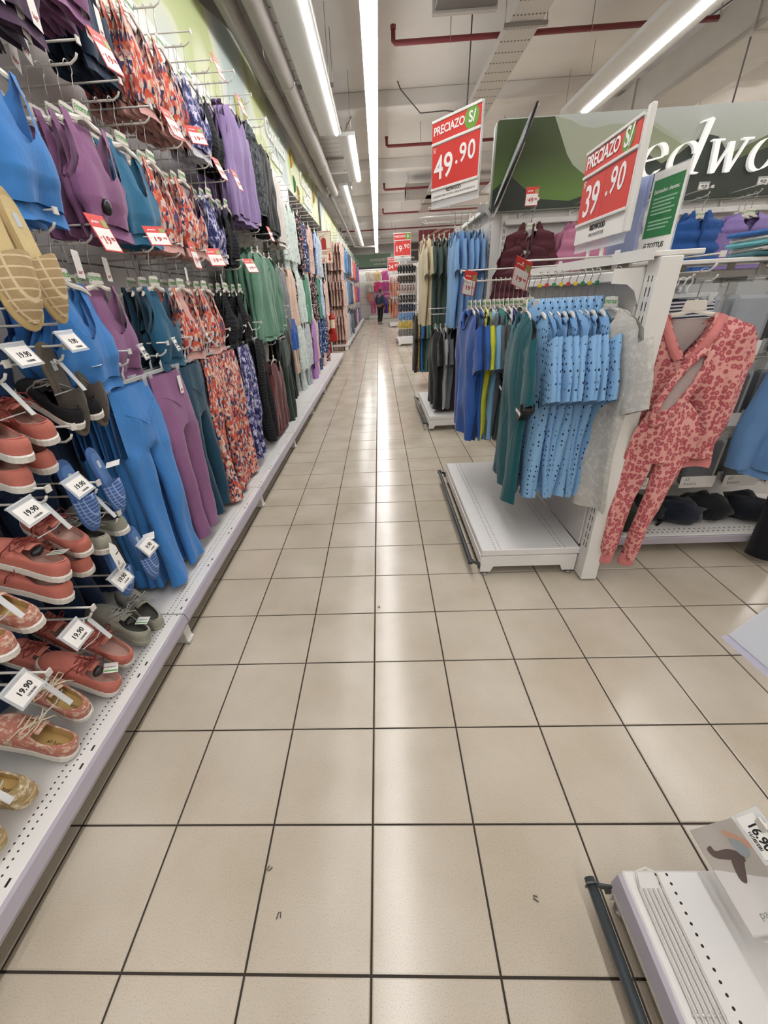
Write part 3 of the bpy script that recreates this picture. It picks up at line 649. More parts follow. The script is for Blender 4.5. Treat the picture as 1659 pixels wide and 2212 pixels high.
# ---------------- cloth builders ----------------
from mathutils import noise as MN
def lerp_rows(keys, n):
    """keys: [(z, nf, nb, a, th)] -> n rows interpolated smoothly in z"""
    out = []; z0, z1 = keys[0][0], keys[-1][0]
    zs = sorted({round(z0+(z1-z0)*i/(n-1), 4) for i in range(n)} | {round(k[0], 4) for k in keys}, reverse=True)
    for z in zs:
        for a, b in zip(keys[:-1], keys[1:]):
            if b[0]-1e-6 <= z <= a[0]+1e-6:
                u = (a[0]-z)/max(1e-6, a[0]-b[0]); s = u*u*(3-2*u) if u not in (0, 1) else u
                out.append([z]+[a[i]+(b[i]-a[i])*s for i in range(1, 5)]+list(b[5:])); break
    return out
def sheets(rows, K=7, fold=.01, freq=9., seed=0, armpit=-9, legs=False, ztop=0., quilt=0, flare=1., puffz=0):
    """front and back sheet with neck (inner) and side (outer) outlines; sides closed below the armpit"""
    mb = MB(); zt = rows[0][0]; zb = rows[-1][0]; H = max(.01, zt-zb); W = max(r[3] for r in rows)
    for sh in (-1, 1):
        for half in (-1, 1):
            grid = []
            for r in rows:
                z, nf, nb, a, th = r[:5]; n = nf if sh < 0 else nb; n = min(n, a-.004); line = []
                t = max(0., min(1., (ztop-z)/H)); shoulder = min(1., .12+(zt-z)/.07) if not legs else 1
                for u in range(K+1):
                    x = n+(a-n)*u/K
                    o = math.sqrt(max(0, 1-(x/a)**2))
                    if z > armpit: o = max(o, .4)
                    if legs and n > .002:
                        mid = (a+n)/2; hf = (a-n)/2; o = math.sqrt(max(0, 1-((x-mid)/hf)**2))
                    X = half*x
                    q = 1+(quilt*(abs(math.sin(puffz*z))**.6-.6) if quilt else 0)
                    fy = fold*(.25+t**1.1*flare)*(math.sin(freq*2*PI*X+seed*1.7+3*z)+.55*math.sin(freq*3.3*X+seed*2.3-6*z+1))
                    fy += fold*1.6*MN.noise(Vector((X*5+seed, z*4, seed*.7)))
                    y = sh*th*o*shoulder*q + (fy if u < K or z > armpit else fy)
                    y += sh*o*fold*.6*MN.noise(Vector((X*11+seed*3, z*7+sh*5, seed)))
                    dz = .006*math.sin(freq*5*X+seed)*max(0, t-.8)/.2
                    line.append((X+fold*.5*t*math.sin(z*9+seed), y, z+dz))
                grid.append(line)
            vs = [p for l in grid for p in l]; fs = []; c = K+1
            for i in range(len(grid)-1):
                for j in range(K):
                    f = (i*c+j, i*c+j+1, (i+1)*c+j+1, (i+1)*c+j); fs.append(f if sh*half > 0 else f[::-1])
            mb.add(vs, fs, True)
    return mb
def sleeve(mb, side, x, z, L, ang, h0, h1, th=.022, bend=0, seed=0, n=8, fold=.006):
    a = math.radians(ang); rings = []; px, pz = x, z
    for i in range(n+1):
        u = i/n; aa = a+math.radians(bend)*u
        d = (math.cos(aa), -math.sin(aa)); nn = (math.sin(aa), math.cos(aa)); h = h0+(h1-h0)*u
        w = fold*math.sin(u*9+seed)*u
        rings.append([(side*(px+nn[0]*h*math.cos(t)+w), th*(1-.25*u)*math.sin(t)*(1+.3*math.sin(3*t+seed+u*4))+fold*MN.noise(Vector((u*4, seed, t))), pz+nn[1]*h*math.cos(t)) for t in [2*PI*k/12 for k in range(12)]])
        px += d[0]*L/n; pz += d[1]*L/n
    mb.loft(rings if side > 0 else [r[::-1] for r in rings]); return rings
_GM = {}
def gmesh(key, fn):
    if key not in _GM: _GM[key] = fn()
    return _GM[key]
def fin(mb, nm): 
    me = finish(nm, mb.v, mb.f, [None], mb.m, merge=.0006); return smooth_all(me)
def m_bra(v):
    k = [(0, .080, .080, .112, .010), (-.03, .079, .068, .110, .016), (-.09, .074, .035, .110, .024), (-.13, .064, 0, .116, .032), (-.155, .046, 0, .128, .036), (-.170, .024, 0, .138, .038), (-.178, 0, 0, .144, .039), (-.20, 0, 0, .154, .040), (-.24, 0, 0, .153, .040), (-.285, 0, 0, .136, .028), (-.318, 0, 0, .130, .022)]
    return fin(sheets(lerp_rows(k, 22), 8, .009, 6.5, v, armpit=-.192), 'bra_body')
def m_bra_back(v):
    k = [(-.015, .0, .0, .05, .02), (-.06, 0, 0, .045, .02), (-.12, 0, 0, .06, .03), (-.18, 0, 0, .13, .04)]
    return fin(sheets(lerp_rows(k, 8), 5, .003, 5, v), 'racer_back')
def m_band(v, w=.131, th=.023, h=.042, z=-.318):
    k = [(z, 0, 0, w, th), (z-h*.5, 0, 0, w*1.015, th*1.05), (z-h, 0, 0, w, th)]
    return fin(sheets(lerp_rows(k, 4), 9, .006, 6., v, ztop=0), 'hem_band')
def m_tee(v, L=.70, long_=False, w=.245, sl=.21, kid=1, ang=64):
    k = [(0, .078, .078, .082, .012), (-.03, .072, .05, .17, .026), (-.055, .06, .02, .205, .03), (-.10, .02, 0, .222, .034), (-.115, 0, 0, .226, .035), (-.21, 0, 0, w, .038), (-.45, 0, 0, w*.985, .034), (-L, 0, 0, w*1.0, .032)]
    mb = sheets(lerp_rows(k, 22), 8, .013, 5.5, v, armpit=-.205)
    for s in (-1, 1):
        if long_: sleeve(mb, s, .185, -.12, .56, 78, .082, .05, .032, 8, v+s, 12, .012)
        else: sleeve(mb, s, .185, -.115, sl, ang, .098, .085, .024, 6, v+s, 6)
    return fin(mb, 'top_body')
def m_collar(v):
    mb = MB(); rings = []
    for (rr, z, f) in ((1.0, .0, 0), (1.0, .035, 0), (1.06, .038, 0), (1.18, .004, 1), (1.2, -.01, 1)):
        ring = []
        for i in range(24):
            a = 2*PI*i/24; fr = max(0, -math.sin(a))
            ring.append((.066*rr*math.cos(a), .030*rr*math.sin(a)-.004, z-.03*fr-.055*f*fr**3))
        rings.append(ring)
    mb.loft(rings); return fin(mb, 'collar')
def m_pants(v, L=.90, flare=.0, w=.145, knee=.105, hem=.10):
    k = [(0, 0, 0, w, .022), (-.14, 0, 0, w*1.12, .034), (-.25, 0, 0, w*1.14, .038), (-.275, .004, .004, w*1.13, .036), (-.50, .022, .022, w*.98, .034), (-L*.8, .028, .028, w*(.9+flare*.5), .032), (-L, .018, .018, w*(.86+flare), .03)]
    return fin(sheets(lerp_rows(k, 22), 8, .011, 6., v, legs=True), 'trouser_body')
def m_shorts(v):
    k = [(0, 0, 0, .15, .024), (-.14, 0, 0, .17, .034), (-.2, .004, .004, .175, .036), (-.36, .012, .012, .185, .034)]
    return fin(sheets(lerp_rows(k, 14), 8, .012, 6., v, legs=True), 'shorts_body')
def m_vest(v):
    k = [(.05, .055, .055, .075, .03), (0, .05, .05, .10, .035), (-.04, .03, .02, .19, .045), (-.10, .004, 0, .20, .06), (-.12, 0, 0, .20, .06), (-.24, 0, 0, .25, .065), (-.52, 0, 0, .26, .065), (-.56, 0, 0, .24, .05)]
    return fin(sheets(lerp_rows(k, 44), 8, .004, 4, v, armpit=-.235, quilt=.55, puffz=PI/.085), 'vest_body')
def m_jacket(v):
    k = [(.02, .07, .07, .085, .02), (-.03, .06, .04, .18, .04), (-.10, .01, 0, .23, .05), (-.12, 0, 0, .235, .05), (-.22, 0, 0, .26, .055), (-.62, 0, 0, .26, .05)]
    mb = sheets(lerp_rows(k, 34), 10, .006, 4, v, armpit=-.215, quilt=.3, puffz=PI/.06)
    for s in (-1, 1): sleeve(mb, s, .19, -.12, .55, 80, .09, .065, .045, 6, v+s, 12, .01)
    return fin(mb, 'jacket_body')
def m_hood(v):
    mb = MB(); rings = []
    for i in range(7):
        u = i/6; a = u*PI*.9
        rings.append([(.085*(1-.2*u)*math.cos(t), .03+.045*math.sin(a)+.02*math.sin(t), .03-.11*u+.05*math.sin(a)+.012*math.sin(2*t)) for t in [PI*k/10 for k in range(11)]])
    mb.loft(rings, closed=False); return fin(mb, 'hood')
# ---------------- hangers ----------------
def m_hook():
    pts = [(0, 0, -.056), (0, 0, -.03)]+[(.018*math.cos(a)-.018+.018, 0, .0) for a in []]
    c = (0, -.008); pts += [(.019*math.sin(a)*-1, 0, -.008+.019*(-math.cos(a))) for a in [0.0]] if 0 else []
    arcp = [(.019*math.cos(math.radians(d)), 0, -.0075+.019*math.sin(math.radians(d))) for d in range(-60, 200, 26)]
    return MB().tube([(0, 0, -.10), (.0005, 0, -.05), (.0075, 0, -.03)]+arcp, .0019, 6).mesh('hook', [STEEL])
def m_hanger(w, plate=True):
    mb = MB(); n = 15
    def zc(x):
        u = abs(x)/w; return -.137-(.036 if w < .16 else .062)*u**1.4-(0 if w < .16 else .010)+.003*math.cos(u*9)
    rings = []
    for i in range(n):
        x = -w+2*w*i/(n-1); z = zc(x); h = .009-.002*abs(x)/w; e = 1 if 0 < i < n-1 else .55
        rings.append([(x, -.004*e, z-h*e), (x, .004*e, z-h*e), (x, .006*e, z), (x, .004*e, z+h*e), (x, -.004*e, z+h*e), (x, -.006*e, z)])
    mb.loft(rings, cap0=True, cap1=True, smooth=False)
    mb.tube([(0, 0, -.14), (0, 0, -.095)], .006, 6)
    return mb.mesh('clothes_hanger', [None])
def m_plate():
    return MB().prism([(-.042, -.135), (.042, -.135), (.036, -.101), (.030, -.097), (-.030, -.097), (-.036, -.101)], .005, 'y', -.0065).mesh('size_plate', [None])
def m_cliphanger():
    mb = MB().box(-.155, .155, -.003, .003, -.072, -.058, .002).box(-.155, .155, -.005, .005, -.060, -.056)
    mb.tube([(0, 0, -.058), (0, 0, -.028)], .006, 6)
    arcp = [(.017*math.cos(math.radians(d)), 0, -.0075+.017*math.sin(math.radians(d))) for d in range(-60, 200, 26)]
    mb.tube([(0, 0, -.03), (.006, 0, -.026)]+arcp, .0035, 6)
    return mb.mesh('clip_hanger', [None])
def m_clip():
    return MB().prism([(-.016, .012), (.016, .012), (.012, -.006), (.013, -.034), (-.013, -.034), (-.012, -.006)], .004, 'y', -.010).prism([(-.016, .012), (.016, .012), (.012, -.006), (.013, -.034), (-.013, -.034), (-.012, -.006)], .004, 'y', .006).box(-.008, .008, -.01, .01, -.004, .004).mesh('clip', [None])
HOOK_ME = m_hook(); HANG_S = m_hanger(.128); HANG_L = m_hanger(.140); HANG_K = m_hanger(.128); PLATE_ME = m_plate(); CLIPH = m_cliphanger(); CLIP_ME = m_clip()
TOTTUS = text_mesh('TOTTUS', .017, .0006, .0002)
def emblem_mesh(s, ext=.0004):
    mb = MB()
    for i in range(3):
        h = s*(.62, .9, .62)[i]; z = (i-1)*s*.62
        mb.box(-h/2, h/2, -ext, 0, z-s*.13, z+s*.13)
    mb.box(-s*.6, -s*.35, -ext, 0, -s*.5, s*.5)
    return mb.mesh('emblem', [None])
EMB = emblem_mesh(.012)
def hanger(kind, loc, rotz, label, group=None, plate=True, child_of=None, letter=True):
    if kind == 'clip':
        h = ob('clip_hanger', CLIPH, child_of, loc, (0, 0, rotz), FROST)
        for s in (-.125, .125): ob('clip', CLIP_ME, h, (s, 0, -.068), m=CLEAR)
    else:
        h = ob('clothes_hanger', {'s': HANG_S, 'l': HANG_L, 'k': HANG_K}[kind], child_of, loc, (0, 0, rotz), HANGER_W)
        ob('hook', HOOK_ME, h)
        if plate:
            p = ob('size_plate', PLATE_ME, h, m=HANGER_W)
            if letter: ob('lettering', TOTTUS, p, (.006, -.0072, -.117), (PI/2, 0, 0), INKGREEN); ob('emblem', EMB, p, (-.0315, -.0066, -.117), m=INKGREEN)
    if child_of is None: tag(h, label, 'hanger', group)
    return h
# ---------------- tags ----------------
HT = MB().prism([(-.018, 0), (.018, 0), (.02, -.008), (.02, -.085), (-.02, -.085), (-.02, -.008)], .0008, 'y').mesh('hang_tag', [None])
ST_ME = MB().loft([[(r*.018*math.cos(a), y, r*.026*math.sin(a)) for a in [2*PI*i/14 for i in range(14)]] for r, y in ((.3, -.016), (.8, -.013), (1, -.006), (1, .004), (.8, .01), (.3, .012))], cap0=True, cap1=True).mesh('security_tag', [None])
def hang_tag(g, loc, rot=(0, 0, 0), txt='360°'):
    h = ob('hang_tag', HT, g, loc, rot, PAPER)
    ob('lettering', text_mesh(txt, .014, 0, .0002), h, (0, -.0006, -.068), (PI/2, 0, 0), INKRED)
    return h
# ---------------- garments ----------------
LACE = fabric('#c9b6ae')
def garment(kind, m, loc, rotz, v=0, label=None, cat=None, group=None, band=None, lining=None, extra=None, scale=None, name=None, tilt=0):
    nm = {'bra': 'sports_bra', 'tee': 't_shirt', 'polo': 'polo_shirt', 'pants': 'trousers', 'flare': 'flared_leggings', 'leggings': 'leggings', 'hoodie': 'hoodie', 'sweat': 'sweatshirt', 'vest': 'puffer_vest', 'jacket': 'quilted_jacket', 'shorts': 'shorts', 'pj': 'pyjama_set', 'pjlong': 'pyjama_set', 'kid': 'child_top', 'skirt': 'skirt'}[kind] if not name else name
    v4 = v % 4
    if kind == 'bra': me = gmesh(('bra', v4), lambda: m_bra(v4))
    elif kind in ('tee', 'polo', 'pj', 'kid'): me = gmesh(('tee', v4), lambda: m_tee(v4))
    elif kind in ('hoodie', 'sweat', 'pjlong'): me = gmesh(('long', v4), lambda: m_tee(v4, .66, True))
    elif kind == 'pants': me = gmesh(('pants', v4), lambda: m_pants(v4))
    elif kind == 'leggings': me = gmesh(('legg', v4), lambda: m_pants(v4, .88, -.12))
    elif kind == 'flare': me = gmesh(('flare', v4), lambda: m_pants(v4, .92, .32))
    elif kind == 'shorts': me = gmesh(('shorts', v4), lambda: m_shorts(v4))
    elif kind == 'vest': me = gmesh(('vest', v4), lambda: m_vest(v4))
    elif kind == 'jacket': me = gmesh(('jacket', v4), lambda: m_jacket(v4))
    g = ob(nm, me, None, loc, (tilt, 0, rotz), m, scale)
    if kind == 'bra':
        ob('racer_back', gmesh(('braback', v4), lambda: m_bra_back(v4)), g, (0, .022, 0), m=lining or m)
        ob('hem_band', gmesh(('band', v4), lambda: m_band(v4)), g, m=band or m)
    if kind == 'polo':
        ob('collar', gmesh(('collar', 0), lambda: m_collar(0)), g, (0, 0, .0), m=m)
        ob('placket', gmesh('placket', lambda: MB().box(-.014, .014, -.042, -.030, -.19, -.05, .003).mesh('placket', [None])), g, m=m)
    if kind in ('leggings', 'flare'):
        wb_ = gmesh(('waist', v4), lambda: m_band(v4, .146, .024, .075, .002)); ob('waistband', wb_, g, (0, 0, 0), m=m); ob('yoke_seam', gmesh('yoke', lambda: MB().tube([(-.150, -.004, -.075), (-.10, -.032, -.095), (-.04, -.041, -.125), (0, -.043, -.16), (.04, -.041, -.125), (.10, -.032, -.095), (.150, -.004, -.075)], .0022, 5).mesh('yoke_seam', [None])), g, m=m)
    if kind in ('tee', 'kid'):
        ob('neck_rib', gmesh('neckrib', lambda: MB().tube([(.076*math.cos(a), -.012-.012*math.sin(a)*-1 if math.sin(a) > 0 else -.012+.02*math.sin(a), -.004+(-.10 if math.sin(a) < 0 else -.03)*abs(math.sin(a))**1.2) for a in [2*PI*i/22 for i in range(23)]], .006, 5, caps=False).mesh('neck_rib', [None])), g, m=m)
    if kind in ('hoodie', 'sweat'):
        ob('hem_rib', gmesh(('hemrib', v4), lambda: m_band(v4, .242, .034, .055, -.645)), g, m=m)
    if kind == 'hoodie': ob('hood', gmesh(('hood', 0), lambda: m_hood(0)), g, m=m)
    if kind == 'vest': ob('zip', gmesh('zip', lambda: MB().box(-.004, .004, -.085, -.05, -.55, .03).mesh('zip', [None])), g, m=band or m)
    if kind == 'pj':
        ob('pyjama_bottoms', gmesh(('pjshort', v4), lambda: m_shorts(v4+1)), g, (0, .03, -.62), m=band or m)
    if kind == 'pjlong':
        ob('pyjama_bottoms', gmesh(('pants', v4), lambda: m_pants(v4)), g, (.02, .04, -.42), m=band or m, scale=(1, 1, .95))
    if label: tag(g, label, cat or {'bra': 'sports bra', 'tee': 't-shirt', 'polo': 'polo shirt', 'pants': 'trousers', 'flare': 'leggings', 'leggings': 'leggings', 'hoodie': 'hoodie', 'sweat': 'sweatshirt', 'vest': 'vest', 'jacket': 'jacket', 'shorts': 'shorts', 'pj': 'pyjamas', 'pjlong': 'pyjamas', 'kid': 'top'}.get(kind, 'garment'), group)
    return g
def drop(kind):   # distance from rod to the top of the garment
    return {'leggings': .082, 'flare': .082, 'pants': .082, 'shorts': .082}.get(kind, .14)
# ---------------- pegs (display arms) and cards ----------------
def peg_mesh(L, over=True):
    mb = MB().tube([(0, 0, 0), (0, -L+.03, .0), (0, -L+.008, .012), (0, -L, .024)], .0042, 6)
    return mb.mesh('peg_rod', [PEG_METAL])
def peg(loc, rotz, L, label, over=True, h=.055):
    t = thing('display_peg', label, 'display peg', loc, rotz)
    key = ('peg', round(L, 2)); ob('peg_rod', gmesh(key, lambda: peg_mesh(L)), t)
    ob('back_plate', gmesh('pegplate', lambda: MB().box(-.02, .02, -.006, 0, -.03, .075, .002).mesh('back_plate', [PEG_METAL])), t)
    if over: ob('ticket_rod', gmesh(('over', round(L, 2), h), lambda: MB().tube([(0, 0, h), (0, -L-.012, h), (0, -L-.014, h-.01)], .0038, 6).box(-.010, .010, -L-.018, -L-.013, h-.012, h+.008).mesh('ticket_rod', [PEG_METAL])), t)
    return t
def barcode_mesh(w, h, seed=0):
    mb = MB(); r = random.Random(seed); x = -w/2
    while x < w/2-.001:
        b = r.choice((.0006, .0011, .0016))*w/.03; mb.box(x, min(x+b, w/2), -.0003, 0, -h/2, h/2); x += b+r.choice((.0007, .0012))*w/.03
    return mb.mesh('barcode', [INK])
BARC = barcode_mesh(.03, .006)
def promo_card(loc, rot, label, txt='19', cents='90', w=.085, h=.12):
    """white card with red border and red header; reads from local -y"""
    c = ob('promo_card', gmesh(('pc', w, h), lambda: MB().box(-w/2, w/2, -.001, .001, -h, 0).mesh('promo_card', [None])), None, loc, rot, RED)
    ob('white_panel', gmesh(('pcw', w, h), lambda: MB().box(-w/2+.004, w/2-.004, -.0016, .0016, -h+.004, -h*.36).mesh('white_panel', [None])), c, m=PAPER)
    ob('printed_band', gmesh(('pcg', w, h), lambda: MB().box(w*.2, w/2-.003, -.0016, -.001, -h*.33, -h*.12).mesh('printed_band', [None])), c, m=mat('olive print', '#8b9a52'))
    s = w/.085
    ob('lettering', text_mesh('precio', .013*s, .0003, .0002), c, (-w*.15, -.0018, -h*.2), (PI/2, 0, 0), WHITEINK)
    ob('lettering', text_mesh(txt, .036*s, .0008, .0002), c, (-.006*s, -.0022, -h*.70), (PI/2, 0, 0), INKRED)
    ob('lettering', text_mesh(cents, .017*s, .0004, .0002), c, (.026*s, -.0022, -h*.655), (PI/2, 0, 0), INKRED)
    ob('lettering', text_mesh('S/', .009*s, 0, .0002), c, (-.029*s, -.0022, -h*.65), (PI/2, 0, 0), INKRED)
    return tag(c, label, 'price card')
def ticket(loc, rot, label, txt, w=.062, h=.040, clear=True):
    """clear holder with a white price ticket; reads from local -y"""
    c = ob('price_ticket', gmesh(('tk', w, h), lambda: MB().box(-w/2-.006, w/2+.006, -.0012, .0012, -h-.006, .012).box(-w/2-.006, w/2+.006, -.004, .004, .008, .013).mesh('price_ticket', [None])), None, loc, rot, CLEAR)
    p = ob('ticket_paper', gmesh(('tkp', w, h), lambda: MB().box(-w/2, w/2, -.0022, -.0012, -h, 0).mesh('ticket_paper', [None])), c, m=PAPER)
    ob('lettering', text_mesh(txt, .021, .0006, .0002), p, (.002, -.0025, -h*.48), (PI/2, 0, 0), INK)
    ob('barcode', BARC, p, (.006, -.0022, -h*.83))
    return tag(c, label, 'price tag')
# ---------------- left wall garments ----------------
def ordlab(k, n): return 'nearest the aisle' if k == 0 else ORD[k]+' from the aisle'
def clip16(s):
    w = s.split(); assert len(w) <= 16, s; return s
TAGZ = {}
def hang_row(p0, d, L, kind, ms, desc, place, gaps, hk='s', plate=True, v=0, group=None, band=None, lining=None, tags=(), sec=(), far=False, jit=.05, name=None, end=.045, cat=None, scale=None, letter=True, short=None, dz=0, cardlab=None, yaw=0, z_tag=None):
    """a peg from the panel at p0 towards d with garments on hangers, k = 0 nearest the aisle"""
    rotz = math.atan2(d[1], d[0])+PI/2
    pg = peg(p0, rotz, L, clip16('white wire peg carrying the %s, %s' % (short or desc, place)))
    s = L-end
    for k, m in enumerate(ms):
        r = rotz+RNG.uniform(-jit, jit)+yaw; loc = Vector(p0)+Vector((d[0], d[1], 0))*s
        lab = clip16('%s, %s, %s' % (desc, ordlab(k, len(ms)), place)) if len(ms) > 1 else clip16('%s, %s' % (desc, place))
        g = garment(kind, m, (loc.x, loc.y, loc.z-drop(kind)+dz), r, v+k, lab, cat, group or clip16(desc+'s '+place), band[k % len(band)] if isinstance(band, list) else band, lining, name=name, scale=scale, tilt=RNG.uniform(-.02, .02))
        if far: hanger(hk, (0, 0, drop(kind)), 0, '', plate=False, child_of=g)
        else:
            hl = '%s of the %s, %s, %s' % ('clear clip hanger' if hk == 'clip' else 'white hanger', short or desc, ('front' if k == 0 else ORD[k])+' one', place)
            hanger(hk, loc, r, clip16(hl), 'hangers of the '+(short or desc)+' '+place, plate, letter=letter and k < 3)
        if k in tags: hang_tag(g, (.10, -.055, .10 if z_tag is None else z_tag) if kind == 'bra' else (.05, -.045, -.02), (0, .06, .1))
        if k in sec: ob('security_tag', ST_ME, g, (-.075, -.045, -.27), m=BLACKP)
        s -= gaps[min(k, len(gaps)-1)] if isinstance(gaps, (list, tuple)) else gaps
    return pg
def F(c): return fabric(c)
BLUE, MAUVE, TEAL, DTEAL = '#3f7fc4', '#8c5f86', '#2f6c8e', '#1c4257'
LAV, GREEN, BURG, DKGRN = '#8f79a8', '#5f8a74', '#5c2a2c', '#2c3a33'
PINKBAND = F('#d3a39c'); WHITEBAND = F('#cfcdd6')
def L_(y, z, kd, *a, L=.41, **k): return hang_row((XP, y, z+(0 if k.get('hk') == 'clip' else .054)), (1, 0), L, kd, *a, **k)
AR, CR, BR, DR = 1.20, 2.095, 1.575, 2.64
# bottom row
L_(1.66, AR, 'flare', [F(BLUE)]*5, 'bright blue flared leggings', 'bottom row', .045, hk='clip', tags=(), v=0)
L_(1.98, AR, 'leggings', [F(MAUVE)]*3, 'mauve high-waisted leggings', 'bottom row', .05, hk='clip', tags=(0,), v=1)
L_(2.25, AR, 'leggings', [F(DTEAL)]*3, 'dark teal leggings', 'bottom row', .05, hk='clip', v=2)
L_(2.56, AR, 'flare', [P_FLORAL]*3, 'coral floral flared trousers', 'bottom row near side', .05, hk='clip', tags=(1,), v=3, short='floral trousers')
L_(2.86, AR, 'flare', [P_FLORAL]*3, 'coral floral wide trousers', 'bottom row far side', .05, hk='clip', v=1, short='wide floral trousers')
L_(3.22, AR, 'leggings', [P_NAVY]*4, 'navy tie-dye leggings', 'bottom row', .05, hk='clip', v=0)
L_(3.66, AR, 'leggings', [P_ZEBRA]*3, 'black zebra leggings', 'bottom row', .05, hk='clip', v=2)
L_(4.12, .98, 'sweat', [F(BURG)]*3, 'burgundy sweatshirt', 'bottom row', .06, hk='l', plate=False, v=1, tags=(0,))
L_(4.62, 1.12, 'pants', [F(DKGRN)]*3, 'dark green straight trousers', 'bottom row', .06, hk='clip', v=2)
L_(5.10, 1.30, 'pants', [F('#191b1d')]*3, 'black straight trousers', 'bottom row', .06, hk='clip', v=3, L=.36)
# second row up
L_(1.50, BR, 'bra', [F(BLUE)]*4, 'bright blue sports bra', 'third row from top', [.045, .05, .05], v=0, tags=(1,))
L_(1.76, BR, 'bra', [F(MAUVE)]*3, 'mauve sports bra', 'third row from top', .05, v=1, L=.36, tags=(1,))
L_(2.12, BR, 'bra', [F('#255a78'), F(DTEAL), F(DTEAL)], 'teal sports bra', 'third row from top', .055, v=2)
L_(2.40, BR, 'bra', [P_FLORAL]*4, 'coral floral sports bra', 'third row, nearer peg', .045, v=3, band=PINKBAND, lining=PINKBAND, tags=(1,))
L_(2.72, BR, 'bra', [P_FLORAL]*4, 'coral floral bra', 'third row, farther peg', .045, v=0, band=PINKBAND, lining=PINKBAND)
L_(3.10, BR, 'bra', [P_ZEBRA]*3, 'black zebra sports bra', 'third row, nearer peg', .05, v=1, tags=(2,))
L_(3.42, BR, 'bra', [P_ZEBRA]*3, 'black zebra bra', 'third row, farther peg', .05, v=2)
L_(4.02, 1.87, 'hoodie', [F(GREEN)]*5, 'sage green hooded sweatshirt', 'middle row', .05, hk='l', plate=False, v=0, L=.44)
L_(4.55, 1.87, 'sweat', [F('#557e69')]*3, 'sage green plain sweatshirt', 'middle row', .05, hk='l', plate=False, v=2)
# upper row
L_(1.46, CR, 'bra', [F(BLUE)]*3, 'bright blue racerback bra', 'second row from top', .06, v=1, L=.44)
L_(1.88, CR, 'bra', [F(MAUVE)]*4, 'mauve racerback sports bra', 'second row from top', [.05, .05, .06], v=2, sec=(0, 1), L=.43, scale=(1.06, 1, 1.0))
L_(2.16, CR, 'bra', [F(TEAL)]*3, 'teal racerback bra', 'second row from top', .055, v=3)
L_(2.40, CR, 'bra', [P_FLORAL]*5, 'coral floral racerback bra', 'second row, nearer peg', .04, v=0, band=PINKBAND, lining=PINKBAND)
L_(2.74, CR, 'bra', [P_FLORAL]*4, 'coral floral sports top', 'second row, farther peg', .045, v=1, band=PINKBAND, lining=PINKBAND)
L_(3.12, CR, 'bra', [P_NAVY]*4, 'navy tie-dye sports bra', 'second row from top', .045, v=2, band=WHITEBAND, tags=(2,))
L_(3.44, CR, 'bra', [P_ZEBRA]*3, 'dark zebra sports bra', 'second row from top', .05, v=3)
L_(3.88, 2.74, 'hoodie', [F(LAV)]*6, 'lavender hooded sweatshirt', 'top row', .045, hk='l', plate=False, v=1, L=.44)
# top row
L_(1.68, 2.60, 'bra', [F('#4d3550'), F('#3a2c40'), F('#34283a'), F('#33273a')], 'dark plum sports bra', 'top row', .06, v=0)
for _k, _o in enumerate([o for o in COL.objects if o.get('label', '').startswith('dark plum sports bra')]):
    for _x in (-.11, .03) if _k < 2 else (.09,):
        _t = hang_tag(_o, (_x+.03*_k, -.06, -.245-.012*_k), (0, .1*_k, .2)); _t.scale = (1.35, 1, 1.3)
L_(2.02, 2.77, 'bra', [F(MAUVE)]*4, 'mauve crop bra', 'top row', .05, v=1, tags=(0, 1), z_tag=-.30)
L_(2.30, 2.70, 'bra', [F('#22334a')]*3, 'dark navy sports bra', 'top row', .055, v=2, L=.34, tags=(0,))
L_(2.54, DR, 'bra', [P_FLORAL]*7, 'coral floral strappy bra', 'top row, nearer peg', .035, v=3, band=PINKBAND, lining=PINKBAND, plate=True)
L_(2.82, DR, 'bra', [P_FLORAL]*5, 'coral floral crop bra', 'top row, farther peg', .04, v=0, band=PINKBAND, lining=PINKBAND)
L_(3.16, DR, 'bra', [P_NAVY]*4, 'navy tie-dye crop bra', 'top row', .045, v=1, band=WHITEBAND)
L_(3.46, DR, 'bra', [P_ZEBRA]*3, 'dark zebra crop bra', 'top row', .05, v=2)
